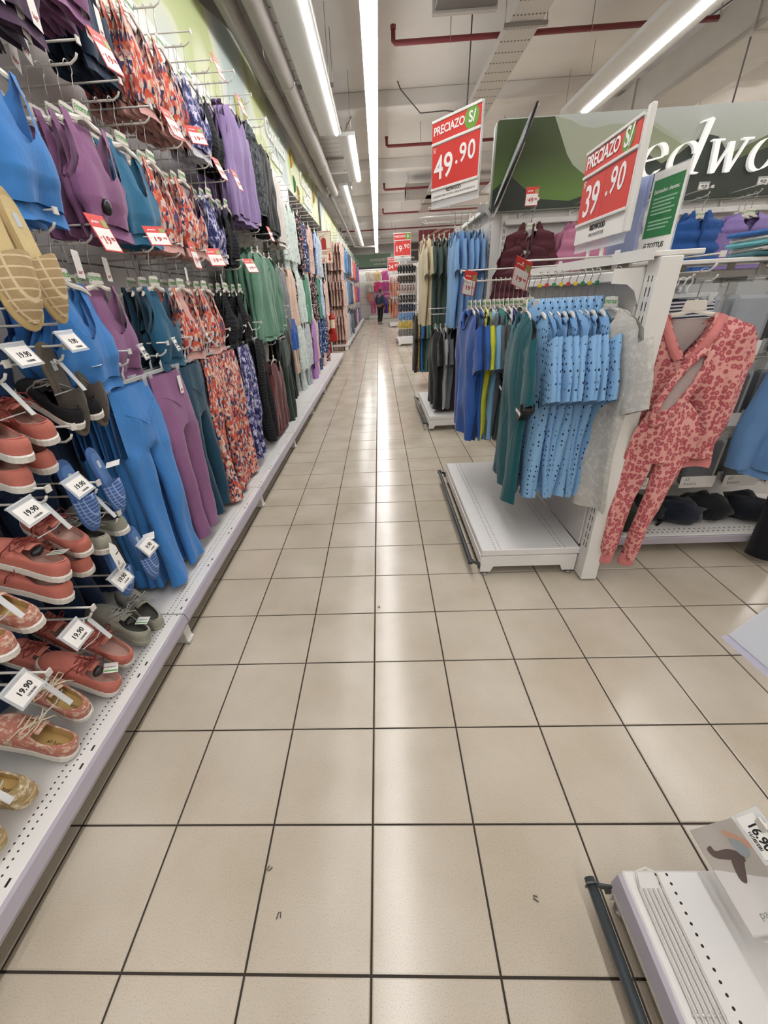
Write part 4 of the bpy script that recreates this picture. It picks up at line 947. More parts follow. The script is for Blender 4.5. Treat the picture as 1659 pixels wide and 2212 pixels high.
# far part of the left wall, pyjamas and jackets
L_(4.42, 2.80, 'jacket', [P_CAMO, F('#2d5a8c'), P_CAMO], 'camouflage or blue lined jacket', 'top row', .06, hk='l', plate=False, v=0, L=.42)
L_(4.86, 2.78, 'sweat', [F('#16181b')]*4, 'black sweatshirt', 'top row', .05, hk='l', plate=False, v=2, L=.42)
L_(5.45, 2.74, 'sweat', [F('#cfc8c2')]*3, 'off-white sweatshirt', 'top row', .05, hk='l', plate=False, v=3, L=.36)
X2 = .30
rows = [(6.05, 2.62, 'pjlong', P_MINTPR, 'pale mint printed pyjama', 'top row, nearest set'), (6.45, 2.62, 'pjlong', P_MINTPR, 'pale mint leaf pyjama', 'top row, next set'), (7.0, 2.60, 'pj', P_BLKFL, 'black floral pyjama', 'top row'), (7.5, 2.60, 'pj', P_NAVFL, 'dark floral short pyjama', 'top row'), (8.1, 2.6, 'pj', P_PINKPR, 'pale pink printed pyjama', 'top row'), (8.7, 2.6, 'pj', P_BLUPR, 'pale blue floral pyjama', 'top row'), (9.5, 2.6, 'pj', P_GRYPR, 'pale grey pyjama', 'top row'),
 (5.35, 1.84, 'sweat', F('#7a7c80'), 'grey marl sweatshirt', 'middle row'), (5.8, 1.86, 'pjlong', F('#d3b7a5'), 'peach long pyjama', 'middle row'), (6.15, 1.86, 'pjlong', P_BLKFL, 'black speckled long pyjama', 'middle row'), (6.55, 1.86, 'pjlong', P_MINTPR, 'white and mint long pyjama', 'middle row'), (7.0, 1.86, 'sweat', F('#4f8a70'), 'green long sleeved top', 'middle row'), (7.4, 1.86, 'pjlong', P_GRYPR, 'pale printed long pyjama', 'middle row'), (7.95, 1.86, 'pj', P_BLKFL, 'black rose print pyjama', 'middle row'), (8.5, 1.86, 'pj', F('#3e7a66'), 'deep green pyjama', 'middle row'), (9.1, 1.86, 'pj', P_BLUPR, 'light blue floral pyjama', 'middle row'), (9.8, 1.86, 'pj', P_PINKPR, 'rose printed pyjama', 'middle row'),
 (5.55, 1.28, 'shorts', F('#2c5aa8'), 'royal blue shorts', 'bottom row'), (6.3, 1.22, 'pjlong', P_MINTPR, 'white printed long pyjama', 'bottom row, nearest set'), (6.75, 1.22, 'pjlong', P_GRYPR, 'white grey long pyjama', 'bottom row, next set'), (7.35, 1.22, 'pj', F('#a779b5'), 'lilac pyjama', 'bottom row'), (7.8, 1.22, 'pj', P_PINKPR, 'pink white pyjama', 'bottom row'), (8.25, 1.22, 'pj', P_NAVFL, 'navy blue floral pyjama', 'bottom row, nearest set'), (8.8, 1.22, 'pj', P_NAVFL, 'navy leaf pyjama', 'bottom row, next set'), (9.5, 1.22, 'pj', P_BLKFL, 'black white pyjama', 'bottom row')]
for i, (y, z, kd, m, ds, pl) in enumerate(rows):
    hang_row((XP, y, z+(0 if kd == 'shorts' else .054)), (1, 0), X2+.02*(i % 3), kd, [m]*3, ds, 'left '+pl, .07, hk='clip' if kd == 'shorts' else 'k', plate=False, v=i, far=y > 7.6, scale=(.74, 1, 1), band=(F('#cdb0b0') if kd == 'pj' and i % 2 else None))
# far left unit beyond the extinguisher
far = [(P_PINKPR, 'pale pink'), (P_PINKPR, 'dusty pink'), (P_GRYPR, 'pale grey'), (F('#4f7ea8'), 'denim blue'), (F('#2f4f6e'), 'dark denim'), (F('#22262e'), 'black'), (F('#b9b3c9'), 'lilac'), (F('#c96a3d'), 'orange'), (F('#a5304a'), 'crimson'), (F('#4b4a7c'), 'violet'), (F('#a34f86'), 'magenta')]
lev = [('top', 2.88), ('middle', 1.99), ('bottom', 1.08)]
ys = [13.0, 13.5, 14.2, 15.0, 15.9, 16.9, 18.0, 19.2, 20.6, 22.2, 24.0]
for li, (ln, z) in enumerate(lev):
    for i, y in enumerate(ys):
        m, cn = far[i]
        if li == 0 and i == 2: m, cn = F('#3d7cb0'), 'bright blue'
        if li == 2 and i > 2: m, cn = [(F('#8f8f98'), 'mid grey'), (F('#3a3f45'), 'charcoal'), (F('#5e6f80'), 'slate'), (F('#1c1d22'), 'jet black'), (F('#6c2436'), 'maroon'), (F('#9a94a8'), 'pale lilac'), (F('#57545e'), 'smoke grey'), (F('#8c6a9c'), 'pale violet')][i-3]
        kd = ['pj', 'pj', 'pj', 'jacket', 'jacket', 'sweat', 'sweat', 'sweat', 'sweat', 'sweat', 'sweat'][i] if li < 2 else ['pj', 'pj', 'pj', 'sweat', 'sweat', 'pants', 'sweat', 'sweat', 'sweat', 'sweat', 'sweat'][i]
        hang_row((XP, y, z+.054), (1, 0), .46, kd, [m]*(5 if i < 2 else 3), cn+' garment', ln+' row of the far left unit', .082 if i < 2 else .11, hk='clip' if kd == 'pants' else 'k', plate=False, v=i+li, far=True, band=m, cat='garment')
# ---- promo cards on pegs of the left wall ----
for k, (y, z, lab, rz, tw) in enumerate([(2.02, DR-.36, 'mauve crop bras at top left', .2, -.22), (2.50, CR+.13, 'upper floral bras, hanging tilted', .2, -.25), (1.66, CR-.40, 'blue and mauve racerback bras', .15, -.22), (2.08, BR+.14, 'teal racerback bras, turned edge-on', .9, -.5), (2.46, BR+.12, 'floral bras of the third row', .0, -.1), (3.12, CR+.10, 'navy tie-dye bras', .15, -.25), (3.48, CR+.12, 'dark zebra bras', .1, -.2), (3.46, DR+.13, 'top row zebra bras against the mural', .1, -.2), (3.92, DR+.10, 'lavender hooded sweatshirts', .1, -.2), (2.76, BR+.12, 'farther floral bras, turned edge-on', .9, -.4), (3.48, BR+.12, 'black zebra bras, turned edge-on', .8, -.4), (4.3, 2.0, 'sage green sweatshirts', .1, -.2), (2.84, DR-.38, 'farther top row floral bras', .9, -.4)]):
    promo_card((XP+.445, y, z), (tw*1.7, 0, PI/2-rz), clip16('red and white 19.90 promo card by the '+lab))
# tickets on the bottom row
for y, lab, tx in [(1.74, 'bright blue leggings', '29.90'), (2.04, 'mauve leggings', '29.90'), (2.44, 'dark teal leggings', '34.90'), (3.3, 'navy tie-dye leggings', '39.90')]:
    ticket((XP+.43, y, AR+.06), (-.3, 0, PI/2+.2), 'small white %s price ticket above the %s' % (tx, lab), tx, .05, .045)
# ---------------- right side garments ----------------
def mark_cubes(pref, cols):
    n = 0
    for o in list(COL.objects):
        if o.name.startswith('clothes_hanger') and o.get('label', '').startswith(pref):
            c = cols[n % len(cols)]; n += 1
            if c: ob('size_cube', gmesh('cube', lambda: MB().box(-.007, .007, -.007, .007, -.050, -.034, .002).mesh('size_cube', [None])), o, (.002, 0, 0), m=mat('size cube '+c, c, .4))
SKY = F('#7ea9d6')
XR = 1.10
DOTS9 = [P_DOTS]*9
hang_row((XR, 2.02, 1.45), (-1, 0), .385, 'polo', DOTS9, 'light blue dotted polo shirt', 'nearer peg', [.031]*9, hk='l', v=0, end=.07, scale=(1, 1, 1.2), letter=False, short='dotted polo')
mark_cubes('white hanger of the dotted polo', ['#d8b52c', '#c23b33', '#2e7a50', '#d8b52c', '#c23b33', '#d8b52c', '#2e7a50', '#d8b52c', '#2e7a50'])
def single(kind, m, p, rotz, label, hk='l', hl=None, scale=None, v=0, grp=None, **k):
    g = garment(kind, m, (p[0], p[1], p[2]-drop(kind)), rotz, v, clip16(label), group=grp, scale=scale, **k)
    hanger(hk, p, rotz, clip16(hl or 'white hanger holding the '+label), 'hangers of the '+grp if grp else None); return g
gt = single('tee', F('#17545c'), (.735, 2.02, 1.45), -PI/2-.12, 'teal t-shirt with lettered cuffs in front of the dotted polos', v=1, scale=(1, 1, 1.25))
for dx, tx in ((-.222, 'FREE WILD'), (.222, 'LAND HIGH')):
    ob('cuff_band', gmesh('cuffb', lambda: MB().box(-.05, .05, -.03, .03, -.02, .02, .008).mesh('cuff_band', [None])), gt, (dx*1.18, 0, -.315), (0, .5 if dx < 0 else -.5, 0), BLACKP)
    text(tx, gt, (dx*1.18, -.031, -.316), .018, WHITEINK, (PI/2, 0, 0))
single('tee', P_HEATHER, (1.055, 1.90, 1.45), -PI/2+.16, 'grey heather long t-shirt hanging against the end post', v=2, scale=(1, 1, 1.25))
row2 = [('#2a55a0', 'royal blue'), ('#24365f', 'deep blue'), ('#2f5fae', 'mid blue'), ('#c9c832', 'lime yellow'), ('#5b5e62', 'dark grey'), ('#78a7cc', 'pale blue'), ('#3f8a86', 'turquoise'), ('#4c5154', 'slate grey'), ('#d8d3d6', 'white'), ('#20306b', 'navy blue'), ('#22262a', 'black'), ('#2b3134', 'charcoal'), ('#1b1d1f', 'jet black'), ('#1f5054', 'petrol')]
peg((XR, 2.62, 1.45), -PI/2, .54, 'white wire peg carrying the blue and yellow t-shirts, behind the dotted polos')
for k, (c, n) in enumerate(row2):
    x = XR-.54+.05+k*.027
    single('tee', F(c), (x, 2.62, 1.45), -PI/2+RNG.uniform(-.1, .1), n+' t-shirt on the peg behind the dotted polos', hl='white hanger of the '+n+' t-shirt behind the polos', v=k, grp='t-shirts on the peg behind the polos', scale=(1, 1, 1.05))
promo_card((.60, 2.60, 1.50), (.35, .25, -.5), 'red and white promo card leaning by the blue t-shirts', w=.075, h=.13)
promo_card((.70, 2.00, 1.51), (.6, .45, -.7), 'red and white promo card tilted above the teal t-shirt', w=.08, h=.14)
# tall unit
hang_row((1.12, 4.62, 2.06), (-1, 0), .34, 'tee', [F('#7aa5d4')]*5, 'light blue t-shirt', 'upper right rail', .06, hk='l', plate=False, v=0, scale=(1, 1, 1.2))
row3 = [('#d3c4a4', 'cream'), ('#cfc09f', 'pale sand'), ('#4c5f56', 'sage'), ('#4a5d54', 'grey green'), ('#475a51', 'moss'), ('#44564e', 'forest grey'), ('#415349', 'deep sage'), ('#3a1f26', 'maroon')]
peg((1.12, 5.15, 2.06), -PI/2, .56, 'white wire peg carrying the cream and green t-shirts')
for k, (c, n) in enumerate(row3):
    single('tee', F(c), (1.12-.54+k*.056, 5.15, 2.06), -PI/2+RNG.uniform(-.08, .08), n+' t-shirt on the upper rail of the tall unit', hl='white hanger of the '+n+' t-shirt, tall unit', v=k, grp='t-shirts on the tall unit, upper rail', scale=(1, 1, 1.2))
for y in (4.9, 5.4): peg((1.12, y, 2.10), -PI/2, .5, ['empty white wire peg over the light blue t-shirts', 'empty white wire peg over the cream t-shirts'][y > 5])
row4 = [('#131417', 'black'), ('#17181c', 'soft black'), ('#a7a8a8', 'light grey'), ('#5d666b', 'slate'), ('#451f27', 'wine'), ('#3f1c24', 'dark wine'), ('#3c2227', 'brown wine'), ('#4c4c4f', 'dark grey')]
peg((1.12, 4.78, 1.20), -PI/2, .50, 'white wire peg carrying the black and wine t-shirts')
for k, (c, n) in enumerate(row4):
    single('tee', F(c), (1.12-.43+k*.052, 4.78, 1.20), -PI/2+RNG.uniform(-.1, .1), n+' t-shirt on the lower rail of the tall unit', hl='white hanger of the '+n+' t-shirt, lower rail', v=k+1, grp='t-shirts on the tall unit, lower rail', scale=(1, 1, 1.2))
row5 = [(F('#2a2320'), 'dark brown'), (P_LEOTAN, 'tan leopard'), (F('#2f78bd'), 'bright blue'), (F('#22353d'), 'dark petrol'), (F('#56776a'), 'sage green'), (F('#53746a'), 'dusty green'), (F('#507066'), 'pine green'), (F('#577a6e'), 'grey jade'), (F('#4f6f62'), 'olive jade'), (F('#2b2d30'), 'charcoal')]
for k, (m, n) in enumerate(row5):
    single('tee', m, (.655+k*.043, 7.0, 1.282), -PI/2+RNG.uniform(-.1, .1), n+' t-shirt on the free-standing rail', hl='white hanger of the '+n+' t-shirt, free rail', v=k, grp='t-shirts on the free-standing rail', scale=(1, 1, 1.25))
# vests facing the camera
def V_(x, z, n, m, desc, kind='vest', step=.09, drop_=.085, L=.40, hk='l', cat=None, v=0):
    peg((x, 4.35, z), 0, L, 'white wire peg carrying the %s on the back wall' % desc)
    for k in range(n):
        p = (x+RNG.uniform(-.015, .015), 4.35-L+.04+k*step, z-(n-1-k)*drop_*.0)
        g = garment(kind, m, (p[0], p[1], p[2]-drop(kind)-(0 if k else 0)), RNG.uniform(-.08, .08), v+k, clip16('%s, %s, under the large green sign' % (desc, 'front one' if k == 0 else ORD[k]+' back')), cat)
        hanger(hk, p, 0, clip16('white hanger of the %s, %s, back wall' % (desc, 'front one' if k == 0 else ORD[k]+' back')))
V_(1.36, 1.97, 2, F('#4d2029'), 'maroon puffer vest')
for k, z in enumerate((1.80, 1.64)):
    p = (1.30-.03*k, 3.93-.07*k, z)
    garment('vest', F('#471d25'), (p[0], p[1], p[2]-.086), .05, k, ['lower maroon puffer vest hooked below the others', 'lowest maroon puffer vest hooked at the front'][k]); hanger('l', p, .05, ['white hanger of the lower hooked maroon vest', 'white hanger of the lowest hooked maroon vest'][k])
V_(1.80, 1.97, 3, F('#b4748f'), 'pink puffer vest', v=1)
V_(2.25, 1.97, 2, F('#cfcac6'), 'white puffer vest', v=2)
V_(2.70, 1.98, 2, F('#24508f'), 'cobalt blue puffer vest', v=0)
V_(3.10, 1.98, 3, F('#8371a8'), 'lilac quilted jacket', 'jacket', v=1, step=.08)
V_(3.52, 1.98, 2, F('#a58f6c'), 'tan quilted vest', v=3)
promo_card((1.31, 3.93, 2.10), (.05, 0, 0), 'red and white 49.90 promo card above the maroon vests', '49', '90', .10, .12)
ticket((2.62, 3.92, 2.05), (0, 0, 0), 'white price ticket above the blue puffer vest', '99.90', .07, .03); ticket((3.06, 3.92, 2.06), (0, 0, 0), 'white price ticket above the lilac jackets', '89.90', .07, .03); ticket((1.92, 3.92, 2.06), (0, 0, 0), 'white price ticket above the pink vests', '59.90', .07, .03)
# flip flops
def ff_mesh():
    mb = MB()
    for s in (-1, 1):
        pts = [(s*.052+.04*w*math.copysign(1, 1)*c, zz) for w, c, zz in []]
        out = []
        for i in range(20):
            a = 2*PI*i/20; out.append((s*.05+(.036+.006*math.sin(a))*math.cos(a), -.17+.125*math.sin(a)))
        mb.prism(out, .018, 'y', -.009)
    return mb.mesh('flip_flop_pair', [None])
def ffs_mesh():
    mb = MB()
    for s in (-1, 1):
        mb.tube([(s*.05-.034, -.012, -.2), (s*.05-.02, -.03, -.14), (s*.05, -.022, -.09), (s*.05+.02, -.03, -.14), (s*.05+.034, -.012, -.2)], .006, 6)
    mb.tube([(0, 0, -.03), (0, 0, -.062)], .02, 4)
    return mb.mesh('strap', [None])
FFM, FFS = ff_mesh(), ffs_mesh()
for li, (z, c, n, sc) in enumerate([(2.18, '#1d1c1e', 'black', '#6b6a6a'), (1.92, '#3a3430', 'dark patterned', '#8d8478'), (1.66, '#c9b4ae', 'pale pink', '#1f1d1f'), (1.41, '#2a292b', 'black and white', '#cfcac6'), (1.16, '#23263a', 'navy', '#8a8fa8'), (.92, '#6f9bcf', 'light blue', '#a9c4e6'), (.68, '#d6bb4d', 'yellow', '#e4d9a0'), (.46, '#7a7672', 'grey', '#b0aba6')]):
    peg((1.215, 13.6, z+.03), -PI/2, .56, 'white wire peg of %s flip-flops on the far rack' % n)
    for k in range(6):
        f = ob('flip_flop_pair', FFM, None, (.72+k*.085, 13.6, z+.03), (0, 0, -PI/2+.5+RNG.uniform(-.1, .1)), F(c), (1.0, 1, .82)); ob('strap', FFS, f, m=mat('strap '+sc, sc))
        tag(f, '%s flip-flop pair, %s, far rack' % (n, ordlab(k, 6)), 'flip-flops', n+' flip-flops on one peg of the far rack')
# coral trousers far away
for z, r in ((2.3, 'upper'), (1.36, 'lower')):
    hang_row((1.25, 22.4, z), (-1, 0), .62, 'pants', [F('#c77a5e'), F('#cf8064'), F('#c4755b'), F('#cc7d60'), F('#c77a5e')], 'coral trousers', r+' rail of the far unit', .11, hk='clip', far=True, plate=False, scale=(1.2, 1, .95))
for k, (c, n) in enumerate([('#c98aa8', 'pink'), ('#3f56a8', 'blue'), ('#7c3c96', 'purple'), ('#c8a23c', 'mustard'), ('#262a4a', 'navy')]):
    garment('kid', F(c), (.30+k*.11, 25.2, 1.40-.086), -PI/2+.3, k, n+' child top on the far low rail beside the person', name='kids_t_shirt', scale=(1, 1, 1.1))
t = thing('garment_rack', 'low far clothes rail right of the person', 'clothes rack', (.2, 25.2, 0)); ob('hanging_rail', MB().tube([(0, 0, 1.4), (.75, 0, 1.4)], .015, 6).mesh('hanging_rail', [PEG_METAL]), t)
lg = MB().tube([(0, 0, 0), (0, 0, 1.4)], .015, 6).tube([(0, -.2, .015), (0, .2, .015)], .015, 6).mesh('leg', [PEG_METAL]); ob('leg', lg, t); ob('leg', lg, t, (.75, 0, 0))
# pink clothes on the end wall
for r, z in enumerate((2.95, 2.30, 1.66)):
    for c, x in enumerate((-.45, .05, .60)):
        col, n = [[('#cbbdb0', 'cream floral'), ('#c9b48a', 'beige'), ('#b8518c', 'magenta')], [('#c9bfb6', 'off-white'), ('#cf3f72', 'hot pink'), ('#b04a88', 'orchid')], [('#c2857a', 'salmon'), ('#a684b8', 'lilac'), ('#b8528f', 'fuchsia')]][r][c]
        garment('kid', F(col), (x, 31.2, z), 0, r+c, '%s child t-shirt on the end wall, %s row' % (n, ['top', 'middle', 'bottom'][r]), name='kids_t_shirt', scale=(1.0, 1, .85))
        peg((x, 31.57, z+.05), 0, .38, 'white peg holding the %s t-shirt on the end wall' % n)
garment('pants', F('#bf5b87'), (-.28, 31.2, 1.2), 0, 1, 'pink child trousers low on the end wall', scale=(1.3, 1, .95), name='child_trousers'); peg((-.28, 31.57, 1.25), 0, .38, 'white peg holding the pink trousers on the end wall')
t = thing('gondola_unit', 'white base unit below the pink clothes on the end wall', 'shelf unit', (-.6, 31.0, 0)); ob('base_deck', MB().box(0, 2.0, 0, .55, .14, .2, .004).mesh('base_deck', [WHITE_METAL]), t); ob('front_skirt', MB().box(.0, 2.0, .02, .04, .02, .14).mesh('front_skirt', [WHITE_METAL]), t); lf = MB().box(0, .06, .0, .5, 0, .14).mesh('levelling_foot', [WHITE_METAL]); ob('levelling_foot', lf, t); ob('levelling_foot', lf, t, (1.94, 0, 0)); ob('top_rail', MB().box(-.6, 1.9, .53, .56, 3.02, 3.1).mesh('top_rail', [WHITE_METAL]), t)
# things seen past the flip-flop rack
for k, (z, c, n) in enumerate([(2.0, '#b9a78c', 'beige shorts'), (1.35, '#a8645c', 'salmon t-shirt')]):
    peg((1.50+.1*k, 14.4, z+.05), 0, .3, 'white peg behind the flip-flop post holding the '+n)
    garment(['shorts', 'tee'][k], F(c), (1.50+.1*k, 14.15, z-.03), 0, k, n+' behind the flip-flop post')
# ---- pink leopard set ----
PEGY = .58
peg((1.335, 2.33, 1.425), 0, PEGY, 'white peg holding the pink leopard cardigan set')
PINKRIB = F('#cf7f7d'); GRYIN = F('#b5a7a2')
kk = [(0, .075, .075, .08, .012), (-.03, .072, .06, .165, .026), (-.055, .060, .03, .225, .03), (-.10, .036, 0, .245, .036), (-.15, .004, 0, .253, .04), (-.165, .0, 0, .255, .041), (-.22, .0, 0, .255, .042), (-.45, 0, 0, .25, .04), (-.60, 0, 0, .235, .036)]
def m_cardi():
    mb = sheets(lerp_rows(kk, 26), 10, .014, 4.5, 5, armpit=-.215)
    for s in (-1, 1): sleeve(mb, s, .165, -.10, .50, 86, .075, .05, .05, 3, 3+s, 12, .012)
    return fin(mb, 'cardigan_body')
CY = 1.80
card = tag(ob('leopard_cardigan', m_cardi(), None, (1.335, CY, 1.425-.145), (0, 0, -.30), P_LEO), 'pink leopard print v-neck cardigan hanging beside the end post', 'cardigan')
hg = hanger('l', (1.335, CY, 1.425), -.30, 'beige hanger of the pink leopard cardigan', letter=False)
vb = MB()
for s in (-1, 1):
    rings = []
    for i in range(8):
        u = i/7; x = s*(.086*(1-u)**.8+.004); z = .0-.165*u; y = -.010-.046*min(1, u*2.2)
        rings.append([(x-s*.000, y, z), (x+s*.030, y-.004, z-.012), (x+s*.030, y+.006, z-.012), (x, y+.008, z)])
    vb.loft(rings if s > 0 else [r[::-1] for r in rings])
ob('neck_band', vb.mesh('neck_band', [None]), card, m=PINKRIB)
ob('hem_rib', m_band(2, .237, .040, .055, -.595), card, m=PINKRIB)
ob('lining', MB().add([(-.075, .012, -.02), (.075, .012, -.02), (.05, .01, -.09), (0, .004, -.165), (-.05, .01, -.09)], [(0, 1, 2, 3, 4)]).mesh('lining', [None]), card, m=GRYIN)
def m_lp():
    k = [(0, 0, 0, .07, .03), (-.05, 0, 0, .125, .05), (-.14, 0, 0, .165, .06), (-.25, 0, 0, .165, .06), (-.265, .004, .004, .165, .055), (-.45, .014, .014, .15, .05), (-.72, .012, .012, .125, .045), (-.76, .022, .022, .105, .04)]
    mb = sheets(lerp_rows(k, 26), 8, .020, 5., 3, legs=True); return fin(mb, 'trouser_body')
LPX = (1.30, 1.70, .955)
lp = tag(ob('leopard_trousers', m_lp(), None, LPX, (0, .06, -.15), P_LEO, scale=(.80, .9, 1.03)), 'pink leopard print trousers hung by the waist in front of the matching cardigan', 'trousers')
def loop(f, g, y0=0):
    out = []
    for i in range(31):
        a = 2*PI*i/30; u, w = .155*f*math.cos(a), .042*g*math.sin(a)
        out.append((-.03+u*.42+w*.9, -.055+y0-.012*math.sin(a*1), .055+u*.9-w*.42))
    return out
ob('waistband', smooth_all(MB().tube(loop(1, 1), [.017+.003*math.sin(i*2.7) for i in range(31)], 8, caps=False).mesh('waistband', [None])), lp, m=P_LEO)
ob('lining', MB().add(loop(1, 1, .012)[:30], [tuple(range(30))]).mesh('lining', [None]), lp, m=GRYIN)
for s in (-1, 1): ob('cuff', MB().loft([[(s*.064+r*math.cos(a), .6*r*math.sin(a), z) for a in [2*PI*i/14 for i in range(14)]] for r, z in ((.043, -.75), (.047, -.765), (.046, -.81), (.040, -.815))], cap1=True).mesh('cuff', [None]), lp, m=PINKRIB)
# ---- packaged basics and hanging packs ----
def pack(loc, m, label, w=.19, h=.28, txt=True, rz=0, size=None):
    b = ob('clothing_pack', gmesh(('pack', w, h), lambda: MB().box(-w/2, w/2, -.022, .022, -h, 0, .012).prism([(-w/2, 0), (w/2, 0), (w/2, .05), (w*.12, .05), (w*.1, .075), (-w*.1, .075), (-w*.12, .05), (-w/2, .05)], .0012, 'y', -.001).mesh('clothing_pack', [None])), None, loc, (0, 0, rz), mat('thin clear bag', '#e8ecee', .1, alpha=.16))
    ob('folded_cloth', gmesh(('packc', w, h), lambda: MB().box(-w/2+.008, w/2-.008, -.017, .017, -h+.008, -.008, .014).mesh('folded_cloth', [None])), b, m=m)
    hd = ob('header_card', gmesh(('packh', w), lambda: MB().box(-w/2, w/2, -.0245, -.0225, -h, -h+.07).mesh('header_card', [None])), b, m=PAPER)
    if txt: ob('lettering', text_mesh('basics', .03, 0, .0002), hd, (-w*.2, -.0248, -h+.025), (PI/2, 0, 0), INKGREY)
    if txt: ob('lettering', text_mesh('all', .03, 0, .0002), hd, (-w*.32, -.0248, -h+.052), (PI/2, 0, 0), INKGREY)
    if size: ob('lettering', text_mesh(size, .03, 0, .0002), b, (0, -.0235, -.06), (PI/2, 0, 0), WHITEINK)
    return tag(b, clip16(label), 'packaged clothes')
cols = [('#1d2025', 'charcoal'), ('#9599a0', 'pale grey'), ('#232b38', 'dark navy'), ('#15171a', 'black')]
for li, (z, rn) in enumerate([(1.33, 'top'), (.98, 'middle'), (.62, 'lower')]):
    for c in range(4):
        x = 1.62+c*.24; cc, n = cols[[(1, 1, 0, 1), (0, 3, 2, 3), (3, 2, 0, 3)][li][c]]
        peg((x, 2.375, z+.06), 0, .30 if li else .26, 'white peg of the %s pack, %s row, column %s from the post' % (n, rn, ['nearest', 'second', 'third', 'fourth'][c]), over=False)
        for k in range(2):
            pack((x, 2.125+k*.055+(.04 if li == 0 else 0), z), F(cc), '%s pack of basics, %s, %s row, column %s from the post' % (n, ['front', 'behind'][k], rn, ['nearest', 'second', 'third', 'fourth'][c]), size='S' if li == 2 and c == 0 and k == 0 else None)
stp = print_mat('navy stripe', lambda k: (lambda w: k.ramp(w.outputs['Fac'], [(0, '#2f3344'), (.5, '#2f3344'), (.55, '#c9c9cf'), (1, '#c9c9cf')]))((lambda w: (k.l(k.coord(), w.inputs['Vector']), setattr(w, 'bands_direction', 'Z'), w)[2])(k.n('ShaderNodeTexWave', Scale=22.0))))
peg((1.46, 2.375, 1.40), 0, .34, 'white peg of the striped shorts behind the leopard cardigan', over=False)
for k in range(4):
    p = (1.46+.01*k, 2.06+k*.06, 1.40)
    garment('shorts', stp if k % 2 == 0 else F('#23262e'), (p[0], p[1], p[2]-.082), .1, k, '%s shorts, %s, behind the leopard cardigan' % (['striped', 'black', 'blue striped', 'dark'][k], ['front', 'second', 'third', 'last'][k]), scale=(1, .6, 1)); hanger('clip', p, .1, 'clear clip hanger of the %s shorts behind the leopard cardigan' % ['front', 'second', 'third', 'last'][k])
# crumpled dark clothes on the deck
def crumple(seed, rx, ry, rz):
    mb = MB(); rings = []
    for i in range(9):
        ph = PI*i/8
        ring = []
        for j in range(18):
            a = 2*PI*j/18; v = Vector((math.sin(ph)*math.cos(a), math.sin(ph)*math.sin(a), math.cos(ph)))
            f = 1+.35*MN.noise(v*2.3+Vector((seed, 0, 0)))+.16*MN.noise(v*6+Vector((seed, 4, 0))); ring.append((rx*v.x*f, ry*v.y*f, max(0, rz*(v.z*f+.85))))
        rings.append(ring)
    mb.loft(rings); return smooth_all(mb.mesh('crumpled_garment', [None]))
for k, (x, y, c, n) in enumerate([(1.46, 2.08, '#262b22', 'dark olive'), (1.62, 2.14, '#1d2022', 'black'), (1.80, 2.10, '#1c2230', 'midnight blue'), (2.00, 2.14, '#191b1e', 'soft black'), (2.22, 2.12, '#20242c', 'dark slate')]):
    o = ob('crumpled_garment', crumple(k*3.1, .12, .13, .07), None, (x, y, .135), (0, 0, k), F(c)); ob('hem_fold', MB().tube([(-.08, -.09, .006), (-.02, -.115, .008), (.05, -.1, .012), (.09, -.06, .01)], .008, 6).mesh('hem_fold', [None]), o, m=F(c)); tag(o, n+' crumpled garment lying on the deck below the packs', 'garment')
# teal swing tag and loose garments at the right edge
tag(ob('swing_tag', MB().prism([(-.03, 0), (.03, 0), (.026, -.13), (-.034, -.13)], .002, 'y').mesh('swing_tag', [mat('teal card', '#5fa3a3', .6)]), None, (1.475, 1.90, .70), (0, .08, -.1)), 'teal card tag below the leopard cardigan hem', 'tag')
peg((1.98, 2.33, 1.40), 0, .62, 'white peg of the blue sweatshirt at the right edge')
single('sweat', F('#5f86b5'), (2.06, 1.76, 1.40), -.5, 'light blue sweatshirt at the right edge of the picture', v=3, scale=(1.0, 1, 1.05))
hang_p = (2.22, 1.80, 1.0)
peg((2.22, 2.33, 1.0), 0, .56, 'white peg of the black trousers at the right edge'); garment('pants', F('#15161a'), (2.22, 1.82, .92), -.3, 2, 'black trousers nearly touching the floor at the right edge', scale=(1.25, 1.3, .98)); hanger('clip', (2.22, 1.82, 1.0), -.3, 'clear clip hanger of the black trousers at the right edge')
# folded clothes on the top shelf
for k, (c, n) in enumerate([('#3d6a73', 'teal'), ('#c9c4be', 'white'), ('#5fa0a8', 'aqua'), ('#cfcac4', 'cream'), ('#2f5f9c', 'blue')]):
    z = 1.481+k*.022
    f = ob('folded_garment', gmesh('fold', lambda: MB().box(-.16, .16, -.12, .12, 0, .020, .009).mesh('folded_garment', [None])), None, (1.98+.02*(k % 2), 2.27+.01*k, z), (0, 0, .1*(k-2)), F(c)); ob('fold_edge', gmesh('folde', lambda: MB().tube([(-.155, -.118, .010), (.155, -.118, .010)], .0095, 8).mesh('fold_edge', [None])), f, m=F(c)); tag(f, '%s folded garment in the stack on the top shelf' % n, 'folded garment')
f = ob('folded_garment', MB().box(-.12, .12, -.1, .1, 0, .03, .012).mesh('folded_garment', [None]), None, (2.24, 2.2, 1.481), (0, 0, .3), print_mat('black yellow print', b_specks('#1b1a18', '#c9b23c', '#d7c860', 50))); tag(f, 'black and yellow printed folded garment beside the stack', 'folded garment')
